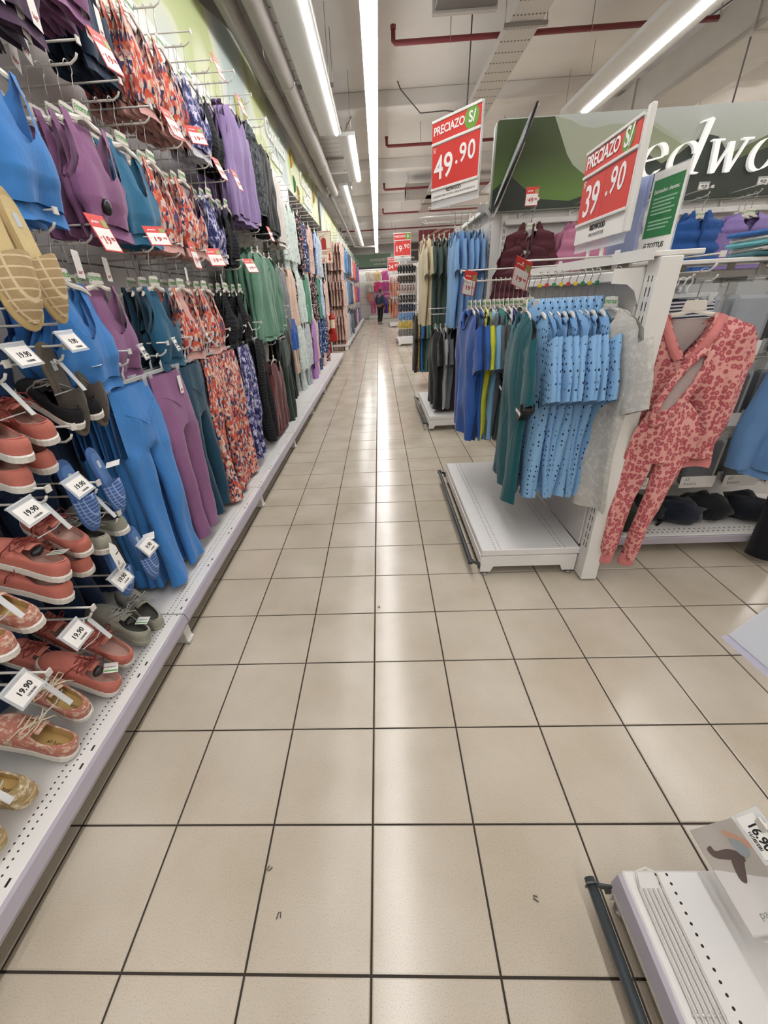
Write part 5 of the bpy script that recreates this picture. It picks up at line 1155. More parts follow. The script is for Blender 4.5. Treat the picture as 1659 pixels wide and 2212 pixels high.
# ---------------- shoes ----------------
def outline(n=30, L=.28):
    """sole outline, toe towards +x"""
    keys = [(0, 0), (.004, .018), (.02, .030), (.06, .034), (.11, .033), (.16, .038), (.205, .043), (.24, .040), (.265, .028), (.277, .012), (.28, 0)]
    def hw(x):
        for (a, wa), (b, wb) in zip(keys[:-1], keys[1:]):
            if a <= x <= b:
                u = (x-a)/(b-a); return wa+(wb-wa)*u
        return 0
    pts = []
    for i in range(n):
        a = 2*PI*i/n; x = L/2*(1-math.cos(a)); pts.append((x, (hw(x) if math.sin(a) >= 0 else -hw(x))))
    return pts
OUT = outline()
def ring(scale, z, dx=0):
    return [((x-.14)*scale+.14+dx, y*scale, z) for x, y in OUT]
def m_sole(h=.026):
    mb = MB(); mb.loft([ring(.96, 0), ring(1.03, .004), ring(1.035, h-.004), ring(1.0, h)], cap0=True, cap1=True, smooth=False); return mb.mesh('sole', [None])
def top_edge(i):
    a = 2*PI*i/len(OUT); x = .084-.074*math.cos(a); y = .030*math.sin(a)
    z = .070+.014*max(0, (x-.09)/.06)-.012*math.sin(a)**2+.004*max(0, math.cos(a)); return Vector((x, y, z))
def m_upper():
    mb = MB(); rows = []
    base = ring(1.0, .022); N = len(OUT)
    for k in range(8):
        t = k/7; r = []
        for i in range(N):
            B = Vector(base[i]); Tt = top_edge(i); toe = max(0, (B.x-.12)/.16)
            Cc = B+Vector((.004*(1 if B.x > .14 else -1)*(1-abs(B.y)/.04), B.y*.12, .042-.004*toe+.01*toe)); 
            P = B*(1-t)**2+Cc*2*t*(1-t)+Tt*t*t; r.append(P)
        rows.append(r)
    mb.loft(rows); return smooth_all(mb.mesh('upper', [None]))
def m_lining():
    mb = MB(); N = len(OUT); rows = []
    for t in (0, .35, .8, 1):
        r = []
        for i in range(N):
            Tt = top_edge(i); b = Vector(((OUT[i][0]-.14)*.86+.135, OUT[i][1]*.78, .030)); b.x = min(b.x, .19)
            P = Tt.lerp(b, t); P.y *= 1 if t == 0 else .97; r.append(P)
        rows.append(r[::-1])
    mb.loft(rows); return smooth_all(mb.mesh('lining', [None]))
def m_insole():
    return MB().prism([((x-.14)*.86+.135, y*.80) for x, y in OUT], .003, 'z', .029).mesh('insole', [None])
def m_collar_s():
    return MB().tube([top_edge(i % len(OUT)) for i in range(len(OUT)+1)], .0028, 6, caps=False).mesh('collar_edge', [None])
def m_seam():
    pts = []
    for i in range(17):
        a = -1.25+2.5*i/16; pts.append((.178+.062*math.cos(a), .031*math.sin(a), .0815-.075*max(0, math.cos(a))**2.2*.62-.012*abs(math.sin(a))**3))
    return MB().tube(pts, .0016, 5).mesh('toe_seam', [None])
def m_tongue():
    mb = MB(); rings = []
    for u in (0, .3, .6, 1):
        x = .185-.085*u; z = .070+.036*u-.010*u*u; w = .017+.006*u
        rings.append([(x, -w, z-.004), (x, 0, z+.003), (x, w, z-.004), (x, w, z-.007), (x, 0, z), (x, -w, z-.007)])
    mb.loft(rings, cap0=True, cap1=True); return mb.mesh('tongue', [None])
def m_flaps():
    mb = MB()
    for s in (-1, 1):
        mb.loft([[(x, s*y, z), (x+.002, s*(y+.016), z-.014), (x+.002, s*(y+.017), z-.0105), (x, s*y, z+.0045)] for x, y, z in ((.182, .010, .080), (.16, .013, .086), (.135, .016, .091), (.115, .020, .094))], cap0=True, cap1=True, smooth=False)
    return mb.mesh('eyelet_flap', [None])
def m_lace(v=0, r=.0022):
    mb = MB()
    for i, x in enumerate((.172, .155, .138, .121)):
        z = .090+.005*i; w = .020+.002*i
        mb.tube([(x, -w, z-.003), (x-.004, -w*.4, z+.004), (x-.008, w*.4, z+.004), (x-.008, w, z-.003)], r, 5)
    for s in (-1, 1): mb.tube([(.118, 0, .112), (.125, s*.02, .122), (.14, s*.042, .108), (.135, s*.05, .088), (.125, s*.035, .097), (.118, 0, .113)], r, 5)
    mb.tube([(.118, 0, .112), (.15, .03, .10), (.165, .048, .07), (.168, .052, .05)], r, 5); mb.tube([(.118, 0, .112), (.10, -.035, .10), (.10, -.05, .072)], r, 5)
    return mb.mesh('lace', [None])
SOLE, UPPER, LINING, INSOLE, COLLS, SEAM, TONG, FLAP, LACEM = m_sole(), m_upper(), m_lining(), m_insole(), m_collar_s(), m_seam(), m_tongue(), m_flaps(), m_lace()
SOLEW = mat('white rubber sole', '#dcd8d0', .5, vary=.05)
def pose(p, toe, roll=0, upv=(0, 0, 1)):
    X = (Vector(toe)-Vector(p)).normalized(); Zv = Vector(upv); Zv = (Zv-X*Zv.dot(X)).normalized(); Y = Zv.cross(X)
    R = Matrix((X, Y, Zv)).transposed() @ Matrix.Rotation(roll, 3, 'X'); m = R.to_4x4(); m.translation = Vector(p); return m
def shoe(p, toe, label, up_m, lace_m, in_m, sole_m=SOLEW, roll=0, tagd=False, laces=True, word=None):
    t = thing('sneaker', clip16(label), 'shoe'); t.matrix_world = pose(p, toe, roll)
    ob('sole', SOLE, t, m=sole_m); ob('upper', UPPER, t, m=up_m); ob('lining', LINING, t, m=in_m); i = ob('insole', INSOLE, t, m=in_m)
    ob('collar_edge', COLLS, t, m=up_m); ob('tongue', TONG, t, m=up_m)
    if laces: ob('toe_seam', SEAM, t, m=up_m); ob('eyelet_flap', FLAP, t, m=up_m); ob('lace', LACEM, t, m=lace_m)
    if word: ob('lettering', text_mesh(word, .016, 0, .0002), i, (.06, 0, .0325), (0, 0, -PI/2*0+PI), INK)
    if tagd:
        hang = ob('hang_tag', MB().box(-.022, .022, -.0006, .0006, -.062, 0).mesh('hang_tag', [PAPER]), t, (.05, -.01, .075), (-1.2, .2, .5)); ob('barcode', BARC, hang, (0, -.0007, -.035)); ob('printed_band', MB().box(-.02, .02, -.0009, -.0006, -.016, -.008).mesh('printed_band', [INKGREEN]), hang)
        ob('security_tag', ST_ME, t, (.085, .012, .088), (1.2, 0, 0), BLACKP, scale=(.75, .75, .75))
    return t
CORAL = mat('coral canvas', '#c27466', .9, bump=.3, bscale=300, vary=.14, vscale=30); CORLACE = mat('rust lace', '#7c2f2a', .8); LINSTR = mat('pale lining', '#c7a398', .9)
GREYS = mat('grey green canvas', '#9b9a8d', .9, bump=.3, bscale=300, vary=.08); GREYLACE = mat('grey lace', '#a5a6a3', .8); GRLIN = mat('grey lining', '#5d5d58', .9)
BLK = mat('black suede', '#17171a', .95, bump=.4, bscale=300); BLKLACE = mat('speckled lace', '#8b8780', .8); BLKLIN = mat('black lining', '#101012', .95)
TANLIN = mat('tan insole', '#bfa066', .85); TANWOV = P_TANSTR
dn = Vector((0, 0, -.03))
def pair(A, B, desc, where, up, lc, ins, **k):
    for nm, (p, q) in (('right', A), ('left', B)):
        shoe(Vector(p)+dn, Vector(q)+dn, '%s %s sneaker %s' % (['far', 'near'][nm == 'left'], desc, where), up, lc, ins, tagd=(nm == 'left' and k.get('tagd', False)), laces=k.get('laces', True), word=k.get('word'), sole_m=k.get('sole', SOLEW), roll=.10 if nm == 'left' else -.10)
pair(((-.93, 1.265, .185), (-1.17, 1.40, .29)), ((-.925, 1.155, .215), (-1.17, 1.215, .33)), 'grey lace-up', 'at the deck corner', GREYS, GREYLACE, GRLIN, tagd=True, sole=GREYS)
pair(((-.93, 1.045, .225), (-1.18, 1.095, .377)), ((-.93, .935, .200), (-1.18, .945, .371)), 'coral lace-up', 'on the lowest pegs', CORAL, CORLACE, LINSTR, tagd=True)
pair(((-1.10, 1.06, .28), (-1.33, 1.11, .42)), ((-1.10, .95, .26), (-1.33, .97, .41)), 'coral canvas', 'behind the lowest coral pair', CORAL, CORLACE, LINSTR)
pair(((-.93, .812, .245), (-1.18, .886, .331)), ((-.93, .715, .20), (-1.18, .730, .312)), 'tie-dye coral', 'low beside the deck edge', P_SHOETIE, mat('cream lace', '#d8cbb0'), TANLIN, laces=True, word='all basics')
pair(((-.93, .575, .240), (-1.20, .61, .24)), ((-.93, .465, .235), (-1.20, .48, .24)), 'tan woven slip-on', 'at the lower left edge', P_TANSTR, None, TANLIN, laces=False, sole=P_TANSTR, word='basics 40')
pair(((-.93, .824, .632), (-1.18, .894, .660)), ((-.93, .725, .625), (-1.18, .770, .655)), 'tie-dye canvas', 'on the middle peg at the left edge', P_SHOETIE, None, TANLIN, laces=False)
pair(((-.93, 1.083, .705), (-1.18, 1.173, .795)), ((-.93, .968, .690), (-1.18, 1.00, .776)), 'coral laced', 'on the middle peg with the paper tag', CORAL, CORLACE, LINSTR, tagd=True)
pair(((-.955, 1.083, .625), (-1.20, 1.17, .70)), ((-.955, .968, .605), (-1.20, 1.00, .68)), 'coral', 'hanging just under the middle coral pair', CORAL, CORLACE, LINSTR)
pair(((-.93, 1.285, .665), (-1.18, 1.36, .70)), ((-.93, 1.165, .655), (-1.18, 1.24, .70)), 'grey-green', 'with the hanging white brand tag', GREYS, GREYLACE, GRLIN)
pair(((-.93, 1.363, 1.09), (-1.18, 1.49, 1.20)), ((-.93, 1.255, 1.085), (-1.18, 1.37, 1.21)), 'black suede', 'with speckled laces on the upper peg', BLK, BLKLACE, BLKLIN)
pair(((-.93, 1.136, 1.075), (-1.18, 1.245, 1.15)), ((-.93, 1.022, 1.06), (-1.18, 1.13, 1.12)), 'coral canvas', 'on the upper peg at the left edge', CORAL, CORLACE, LINSTR)
pair(((-.965, 1.13, .985), (-1.21, 1.24, 1.04)), ((-.965, 1.02, .97), (-1.21, 1.12, 1.02)), 'coral', 'hanging just under the upper coral pair', CORAL, CORLACE, LINSTR)
pair(((-.93, 1.03, 1.325), (-1.18, 1.10, 1.40)), ((-.93, .92, 1.32), (-1.18, .98, 1.39)), 'black canvas', 'above the upper coral pair at the left edge', BLK, BLKLACE, BLKLIN)
swing = tag(ob('swing_tag', MB().prism([(-.03, -.005), (0, .022), (.03, -.005), (.033, -.09), (-.033, -.09)], .0012, 'y').mesh('swing_tag', [PAPER]), None, (-.90, 1.15, .66), (-.15, .12, PI/2+.3)), 'white all basics card tag hanging from the grey-green sneakers', 'tag')
text('all', swing, (-.012, -.001, -.058), .02, INKGREY, ext=.0002); text('basics', swing, (-.002, -.001, -.076), .02, INKGREY, ext=.0002); ob('punched_slot', MB().box(-.002, .025, -.0012, -.0002, -.03, -.027).mesh('punched_slot', [INK]), swing)
# slippers, hung toe down
def m_vamp():
    mb = MB(); rings = []
    for i in range(8):
        u = i/7; x = .135+.143*u; hw = .047*math.sqrt(max(.004, 1-max(0, (u-.25)/.76)**2.4)); h = .052*(1-.75*u**2)
        rings.append([(x+(.012*abs(math.cos(a))**2 if i == 0 else 0), hw*math.cos(a), .010+h*math.sin(a)) for a in [PI*k/10 for k in range(11)]])
    mb.loft(rings, closed=False); mb.loft([[(p[0], p[1]*.94, p[2]*.93) for p in r][::-1] for r in rings[:5]], closed=False); return smooth_all(mb.mesh('vamp', [None]))
VAMP = m_vamp(); SSOLE = MB().loft([ring(1.0, 0), ring(1.08, .003), ring(1.08, .012), ring(1.0, .015)], cap0=True, cap1=True, smooth=False).mesh('sole', [None]); SBED = MB().prism([((x-.14)*.93+.14, y*.9) for x, y in OUT], .004, 'z', .0135).mesh('footbed', [None]); EDGE = MB().tube([((x-.14)*1.07+.14, y*1.07, .008) for x, y in OUT+OUT[:1]], .004, 5, caps=False).mesh('binding', [None])
def slipper(p, label, vm, bed, edge, tilt=.10, twist=0, lab=True, paper=False, sc=1):
    t = thing('slipper', clip16(label), 'slipper'); t.matrix_world = pose(p, Vector(p)+Vector((tilt, twist, -1)), 0, (1, twist*2, .1)) @ Matrix.Scale(sc, 4)
    ob('sole', SSOLE, t, m=edge); ob('vamp', VAMP, t, m=vm); ob('footbed', SBED, t, m=bed); ob('binding', EDGE, t, m=edge)
    if lab: ob('woven_label', MB().box(.045, .075, -.009, .009, .0175, .0182).mesh('woven_label', [mat('satin label', '#b9c0c6', .5)]), t)
    if paper:
        h = ob('hang_tag', MB().box(-.026, .026, -.0006, .0006, -.075, 0).mesh('hang_tag', [PAPER]), t, (.09, .03, .045), (0, -PI/2+.4, PI/2)); ob('printed_band', MB().box(-.024, .024, -.001, -.0006, -.02, -.011).mesh('printed_band', [INKGREEN]), h); ob('barcode', BARC, h, (0, -.0009, -.033))
    return t
CREAM = F('#c9b483'); DKG = F('#57504a'); BLU = F('#4d73a8')
slipper((-.93, 1.205, 1.70), 'beige checked slipper nearest the left edge', P_BEIGECHK, CREAM, F('#b89f70'), twist=-.06, sc=1.18)
slipper((-.955, 1.325, 1.70), 'beige checked slipper, right one of the pair', P_BEIGECHK, CREAM, F('#b89f70'), twist=.05, sc=1.14)
slipper((-1.0, 1.315, 1.31), 'dark taupe slipper, left one, beside the black sneakers', F('#4c443e'), DKG, F('#665c50'), twist=.0)
slipper((-1.0, 1.415, 1.31), 'dark taupe slipper, right one, with a paper tag', F('#4c443e'), DKG, F('#665c50'), twist=.05, paper=True)
slipper((-.97, 1.165, .975), 'upper blue checked slipper, left one', P_BLUECHK, BLU, F('#3f5f94'), sc=.86)
slipper((-.95, 1.275, .975), 'upper blue checked slipper, right one with paper tag', P_BLUECHK, BLU, F('#3f5f94'), twist=.06, paper=True, sc=.86)
slipper((-.98, 1.215, .645), 'lower blue checked slipper, left one above the grey sneakers', P_BLUECHK, BLU, F('#3f5f94'), tilt=.05, sc=.86)
slipper((-.945, 1.315, .635), 'lower blue checked slipper, right one with paper tag', P_BLUECHK, BLU, F('#3f5f94'), twist=.05, paper=True, sc=.86)
for k, (y, z, lab) in enumerate([(1.19, .46, 'grey deck corner sneakers'), (.99, .48, 'lowest coral sneakers'), (.765, .44, 'low tie-dye sneakers'), (.52, .40, 'tan slip-ons'), (.775, .78, 'middle tie-dye sneakers'), (1.03, .90, 'middle coral sneakers'), (1.225, .83, 'grey-green sneakers'), (1.31, 1.26, 'black suede sneakers'), (1.08, 1.24, 'upper coral sneakers'), (.98, 1.50, 'black canvas sneakers'), (1.27, 1.70, 'beige slippers'), (1.37, 1.37, 'dark taupe slippers'), (1.215, 1.03, 'upper blue slippers'), (1.265, .69, 'lower blue slippers')]):
    peg((XP, y, z), PI/2, .42, 'grey wire peg holding the '+lab, h=.05)
    if k < 10 and k != 0:
        s = thing('shoe_hook', 'clear plastic hook strip holding the '+lab, 'shoe hook', (XP+.40, y, z))
        ob('strip', MB().box(-.008, .008, -.002, .002, -.10, .0, .001).tube([(0, 0, -.01), (0, 0, .006), (-.012, 0, .014), (-.018, 0, .002)], .003, 5).mesh('strip', [FROST]), s, rot=(-.5, 0, PI/2)); ob('tie', MB().tube([(-.02, -.05, -.09), (.0, 0, -.085), (-.02, .05, -.09)], .0018, 4).mesh('tie', [FROST]), s)
for k, (y, z, tx, lab) in enumerate([(1.115, 1.325, '19.90', 'upper coral sneakers'), (1.319, 1.34, '9.90', 'dark taupe slippers'), (1.114, .938, '19.90', 'grey-green sneakers'), (.923, .95, '19.90', 'middle coral sneakers'), (1.319, .575, '9.90', 'lower blue slippers'), (1.125, .564, '19.90', 'grey corner sneakers'), (.875, .546, '19.90', 'lowest coral sneakers'), (.673, .556, '19.90', 'low tie-dye sneakers')]):
    ticket((-.905, y, z), (-.55, 0, PI/2+.05), 'clear holder with %s price ticket above the %s' % (tx, lab), tx, .075, .052)
# dark leggings and bras hanging in shadow behind the sneakers
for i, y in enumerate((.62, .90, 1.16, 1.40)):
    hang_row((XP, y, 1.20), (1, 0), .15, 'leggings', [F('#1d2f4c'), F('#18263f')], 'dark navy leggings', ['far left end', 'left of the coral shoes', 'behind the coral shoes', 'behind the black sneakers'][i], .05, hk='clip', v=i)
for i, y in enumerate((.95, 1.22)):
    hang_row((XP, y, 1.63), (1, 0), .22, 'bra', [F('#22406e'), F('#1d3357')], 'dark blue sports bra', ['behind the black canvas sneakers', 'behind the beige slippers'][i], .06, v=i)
# ---------------- promo signs ----------------
def promo_sign(A, B, z0, z1, big, cents, label, l1, l2, head=.28, foot=.16, legs=None, thick=.012, back=False):
    w = math.hypot(B[0]-A[0], B[1]-A[1]); h = z1-z0; ang = math.atan2(B[1]-A[1], B[0]-A[0])
    t = thing('promo_sign', clip16(label), 'price sign', (A[0], A[1], z0), ang)
    ob('sign_board', MB().box(0, w, 0, thick, 0, h, .002).mesh('sign_board', [PAPER]), t)
    hz = h*(1-head); fz = h*foot
    ob('red_panel', MB().box(.006, w*.5-.001, -.0025, 0, fz, hz-.02*h).mesh('red_panel', [RED]), t); ob('red_panel', MB().box(w*.5+.001, w-.006, -.0025, 0, fz, hz-.02*h).mesh('red_panel', [RED]), t)
    hd = ob('header_panel', MB().box(.003, w-.003, -.004, 0, hz+.025*h, h-.012).mesh('header_panel', [RED]), t)
    fr = MB().box(0, w, -.009, 0, 0, .035*h, .002).mesh('frame_strip', [WHITE_METAL])
    for zz in (hz-.012*h, h-.02*h, fz-.035*h): ob('frame_strip', fr, t, (0, 0, zz))
    hh = h*head; zc = hz+.025*h+(hh-.03*h)/2
    r = hh*.47; gc = MB().prism([(w*.82+r*math.cos(a), zc+r*math.sin(a)) for a in [2*PI*i/24 for i in range(24)]], .0015, 'y', -.0055).mesh('green_disc', [mat('promo green print', '#6a9a3f', .5)]); ob('green_disc', gc, t)
    s = w*.145; text('PRECIAZO', t, (w*.365, -.006, zc), s, WHITEINK, bold=s*.02, sx=.98, spacing=.96)
    text('S/', t, (w*.83, -.007, zc), s*1.25, WHITEINK, bold=s*.025)
    mz = (hz+fz)/2-.01*h; s = min(w*.44, (hz-fz)*.95)
    text(big, t, (w*.27, -.004, mz-.03*h), s, WHITEINK, bold=s*.012, sx=.95); text('.'+cents if len(cents) == 2 else cents, t, (w*.72, -.004, mz+.06*h), s*.74, WHITEINK, bold=s*.009, sx=.95, spacing=1.1)
    text('S/', t, (w*.07, -.004, hz-.075*h), s*.2, WHITEINK)
    text(l1, t, (w*.5, -.0015, fz*.62), w*.06, INK, bold=.0006); text(l2, t, (w*.5, -.0015, fz*.30), w*.036, INKGREY)
    ob('acrylic_holder', MB().box(-.008, w+.008, .0+thick, .003+thick, -.10*h, h+.01).mesh('acrylic_holder', [CLEAR]), t)
    if back: ob('side_board', MB().box(w+.006, w+.036, .0, .02, .0, h+.02, .003).mesh('side_board', [WHITE_METAL]), t)
    for lx in (legs or []): ob('sign_leg', MB().box(lx*w-.012, lx*w+.012, thick+.004, thick+.012, -.13, .08).mesh('sign_leg', [WHITE_METAL]), t)
    return t
promo_sign((.58, 4.50), (.91, 4.10), 2.135, 2.675, '49', '90', 'red 49.90 promo sign above the light blue t-shirts', 'REDWOOD', 'SUDADERA TEJIDA N2 PARA CABALLEROS INVIERNO 23', foot=.17)
promo_sign((1.105, 2.50), (1.085, 2.0), 1.585, 1.955, '39', '90', 'red 39.90 promo sign standing over the dotted polo shirts', 'REDWOOD', 'POLO BOX FP TUR', head=.26, foot=.24, legs=(.3, .6), back=True)
promo_sign((.565, 13.25), (1.03, 13.25), 2.32, 2.92, '19', '90', 'red 19.90 promo sign above the flip-flop rack', 'all basics', 'sandalias', foot=.12, legs=(.3, .7))
promo_sign((.40, 14.5), (.76, 14.5), 2.03, 2.45, '24', '90', 'red 24.90 promo sign behind the 19.90 sign', 'all basics', 'pantalones', foot=.14, legs=(.5,))
# notice in an acrylic stand and an empty plastic holder on the polo unit
t = thing('notice_stand', 'green customer notice in a clear acrylic stand on the top shelf', 'notice', (1.20, 2.05, 1.500), -PI/2+.05)
ob('acrylic_holder', MB().box(-.005, .20, 0, .003, 0, .285).box(-.005, .20, -.05, .0, 0, .003).mesh('acrylic_holder', [CLEAR]), t); ob('paper', MB().box(0, .195, -.002, 0, .004, .28).mesh('paper', [PAPER]), t)
ob('green_panel', MB().box(.012, .183, -.003, -.002, .06, .255).mesh('green_panel', [mat('notice green', '#2f7a48', .5)]), t)
text('Estimados clientes:', t, (.098, -.0036, .215), .019, WHITEINK, ext=.0003)
for k in range(9):
    if k != 5: ob('text_line', MB().box(.03, .165-.012*(k % 3), -.0035, -.003, .188-k*.0125, .193-k*.0125).mesh('text_line', [mat('pale green ink', '#9cc0a6', .6)]), t)
text('TOTTUS', t, (.105, -.0026, .03), .026, mat('notice dark', '#3b4038', .6), ext=.0003, bold=.0008); ob('emblem', EMB, t, (.043, -.0025, .03), m=mat('notice dark', '#3b4038'), scale=(1.3, 1, 1.3))
t = thing('sign_holder', 'empty bluish clear plastic sign holder behind the green notice', 'sign holder', (1.20, 2.34, 1.500), -PI/2+.12)
CLB = mat('bluish clear plastic', '#b9c4ea', .12, alpha=.5)
ob('front_sheet', MB().box(0, .20, 0, .002, 0, .29).mesh('front_sheet', [CLB]), t); ob('back_sheet', MB().box(0, .21, .012, .014, 0, .30).mesh('back_sheet', [CLB]), t); ob('foot_fold', MB().box(0, .21, -.05, .014, 0, .002).mesh('foot_fold', [CLB]), t)
# ---------------- foreground unit, lower right ----------------
t = thing('wire_grid', 'white wire grid panel lying along the edge of the foreground deck', 'wire grid', (.612, -.90, .172))
for k in range(6): ob('grid_wire', gmesh('gw', lambda: MB().tube([(0, 0, .004), (0, 1.30, .004)], .0026, 5).mesh('grid_wire', [PEG_METAL])), t, (.008+k*.0105, 0, 0))
cw = MB().tube([(.004, 0, .0), (.066, 0, .0)], .0026, 5).mesh('cross_wire', [PEG_METAL])
for y in (.15, .35, .55, .75, .95, 1.12): ob('cross_wire', cw, t, (0, y, .0002))
ob('end_loop', MB().tube([(.008, 1.30, .004), (.010, 1.325, .02), (.034, 1.33, .024), (.06, 1.325, .012), (.061, 1.30, .004)], .0026, 5).mesh('end_loop', [PEG_METAL]), t)
ob('end_loop', MB().tube([(.062, 1.02, .004), (.075, .99, .012), (.074, .93, .012), (.062, .90, .004)], .0026, 5).mesh('end_loop', [PEG_METAL]), t)
def m_pack_face():
    return MB().box(-.085, .085, -.004, .004, -.24, 0, .002).mesh('hosiery_pack', [None])
GREYC = mat('pale grey card print', '#cdc9c6', .5); TAUPE = mat('taupe card print', '#a8a097', .5)
PW, PH, PA = .135, .175, .66
for k in range(4):
    hp = ob('hosiery_pack', gmesh('hpack', lambda: MB().box(0, PW, -.004, .004, -PH, 0, .002).mesh('hosiery_pack', [None])), None, m=GREYC)
    ca, sa = math.cos(PA+.05*k), math.sin(PA+.05*k)
    mm = Matrix(((ca, 0, sa), (sa, 0, -ca), (0, 1, 0))); mm = Matrix(((ca, sa, 0), (0, 0, 1), (sa, -ca, 0))).to_4x4(); mm.translation = Vector((.752+.022*k, .472-.004*k, .268-.010*k)); hp.matrix_world = mm
    tag(hp, ['front hosiery packet with printed figure over the foreground deck', 'second hosiery packet behind the front packet', 'third hosiery packet behind the front packet', 'last hosiery packet behind the front packet'][k], 'hosiery packet')
    ob('taupe_print', gmesh('hp2', lambda: MB().prism([(.001, -.001), (PW-.001, -.001), (PW-.001, -.12), (.001, -.072)], .0006, 'y', -.0046).mesh('taupe_print', [None])), hp, m=TAUPE)
    if k == 0:
        SK = mat('printed leg brown', '#55453f', .6); SK2 = mat('printed skin', '#b98f78', .6); SK3 = mat('printed grey cloth', '#8f9698', .6)
        def lip(pts, m, y): ob('printed_figure', MB().prism(smooth_poly(pts, 4), .0004, 'y', y).mesh('printed_figure', [m]), hp)
        lip([(.012, -.040), (.022, -.036), (.026, -.046), (.050, -.048), (.068, -.060), (.066, -.074), (.045, -.066), (.018, -.056)], SK, -.0054)
        lip([(.046, -.062), (.066, -.066), (.056, -.088), (.046, -.104), (.038, -.094)], SK, -.0056)
        lip([(.058, -.018), (.070, -.022), (.096, -.046), (.094, -.058), (.080, -.050), (.066, -.040)], SK2, -.0053)
        lip([(.062, -.032), (.080, -.042), (.086, -.060), (.072, -.068), (.062, -.052)], SK3, -.0055)
        ob('lettering', text_mesh('panty medias', .017, 0, .0002), hp, (.078, -.0046, -.150), (PI/2, 0, 0), INKGREY)
peg((1.10, .405, .395), -PI/2, .30, 'white wire peg of the hosiery packets over the foreground deck')
ticket((.79, .395, .445), (-.75, 0, -PI/2+.03), 'clear holder with 16.90 ticket over the hosiery packets', '16.90', .068, .034)
for k, (x, y) in enumerate([(-.245, .395), (.43, .43), (-.28, .50), (.02, 1.55)]):
    tag(ob('floor_scrap', MB().tube([(0, 0, .002), (.003, .012, .003), (.009, .013, .003), (.010, .002, .002)], .0015, 4).mesh('floor_scrap', [mat('dark scrap', '#4a4038')]), None, (x, y, 0), (0, 0, k*1.3)), ['tiny dark bent scrap on the floor left of the middle joint', 'tiny dark fleck on the floor near the foreground bumper', 'tiny dark fleck on the floor beside the left deck', 'tiny dark fleck on the floor in the mid aisle'][k], 'scrap')
peg((1.10, .40, .90), -PI/2, .44, 'white wire peg at the right edge, holding a blank plastic plate')
pl = tag(ob('price_plate', MB().box(-.06, .06, -.002, .002, -.075, .0).box(-.062, .062, -.005, .005, -.08, -.073).mesh('price_plate', [mat('lilac grey plastic', '#a9a6b8', .3)]), None, (.655, .41, .955), (-.7, 0, -PI/2+.1)), 'blank lilac plastic price plate at the right edge', 'price plate'); ob('clear_cover', MB().box(-.06, .06, -.004, -.002, -.07, .012).mesh('clear_cover', [CLEAR]), pl)
# ---------------- fire extinguisher, its stand and sign ----------------
EXR = mat('extinguisher red', '#a8221f', .35)
t = thing('extinguisher_stand', 'red metal stand of the fire extinguisher at the wall gap', 'stand', (-1.22, 11.75, 0))
ob('base_plate', MB().box(-.16, .20, -.16, .16, 0, .03, .006).mesh('base_plate', [EXR]), t); ob('post', MB().box(-.12, -.06, .02, .06, .03, 1.55, .004).mesh('post', [EXR]), t); ob('bracket', MB().tube([(-.06, .0, .95), (-.02, -.10, .95), (.08, -.10, .95), (.10, .0, .95)], .012, 6).mesh('bracket', [EXR]), t); ob('carrier', MB().box(-.08, .13, -.10, .10, .36, .56, .01).mesh('carrier', [EXR]), t)
t = thing('fire_extinguisher', 'red fire extinguisher with white label on its red stand', 'fire extinguisher', (-1.19, 11.74, .55))
mb = MB(); mb.loft([[(r*math.cos(a), r*math.sin(a), z) for a in [2*PI*i/20 for i in range(20)]] for r, z in ((.07, 0), (.085, .02), (.085, .40), (.07, .46), (.035, .50), (.03, .53))], cap0=True, cap1=True); ob('cylinder', mb.mesh('cylinder', [EXR]), t)
ob('label', MB().loft([[(.0865*math.cos(a), .0865*math.sin(a), z) for a in [-2.2+1.6*i/10 for i in range(11)]] for z in (.15, .36)], closed=False).mesh('label', [mat('extinguisher label', '#d9cdb0', .6)]), t)
ob('valve', MB().box(-.02, .02, -.02, .02, .53, .57, .004).mesh('valve', [STEEL]), t); ob('handle', MB().prism([(-.02, .57), (.09, .60), (.09, .615), (-.02, .59)], .02, 'y', -.01).mesh('handle', [BLACKP]), t); ob('hose', MB().tube([(-.02, 0, .55), (-.10, -.03, .5), (-.105, -.03, .2), (-.09, -.02, .1)], .012, 6).mesh('hose', [BLACKP]), t)
t = thing('safety_sign', 'white and red fire extinguisher sign projecting from the left wall', 'safety sign', (-1.335, 10.93, 2.15))
CRM = mat('cream sign', '#e5dfc9', .5); SRED = mat('sign red', '#a9302c', .5)
ob('board', MB().box(0, .37, 0, .008, 0, .63).mesh('board', [CRM]), t)
def rect_frame(x0, x1, z0, z1, w): return MB().box(x0, x1, -.002, 0, z0, z0+w).box(x0, x1, -.002, 0, z1-w, z1).box(x0, x0+w, -.002, 0, z0, z1).box(x1-w, x1, -.002, 0, z0, z1).mesh('red_border', [SRED])
ob('red_border', rect_frame(.012, .358, .235, .618, .008), t); ob('red_border', rect_frame(.012, .358, .012, .225, .008), t)
ob('extinguisher_icon', MB().prism([(.13, .27), (.24, .27), (.24, .46), (.225, .49), (.20, .505), (.17, .505), (.145, .49), (.13, .46)], .002, 'y', -.003).mesh('extinguisher_icon', [SRED]), t)
ob('hose_icon', MB().tube([(.185, -.003, .51), (.18, -.003, .54), (.12, -.003, .53), (.085, -.003, .47), (.085, -.003, .34), (.10, -.003, .29)], .006, 5, flat=.4).tube([(.18, -.003, .54), (.25, -.003, .57), (.27, -.003, .575)], .006, 5, flat=.4).mesh('hose_icon', [SRED]), t)
text('PQS', t, (.30, -.003, .275), .05, SRED); text('EXTINTOR', t, (.135, -.003, .19), .048, SRED, bold=.001); text('PQS', t, (.12, -.003, .07), .075, SRED, bold=.002)
ob('red_border', rect_frame(.03, .22, .03, .115, .006), t)
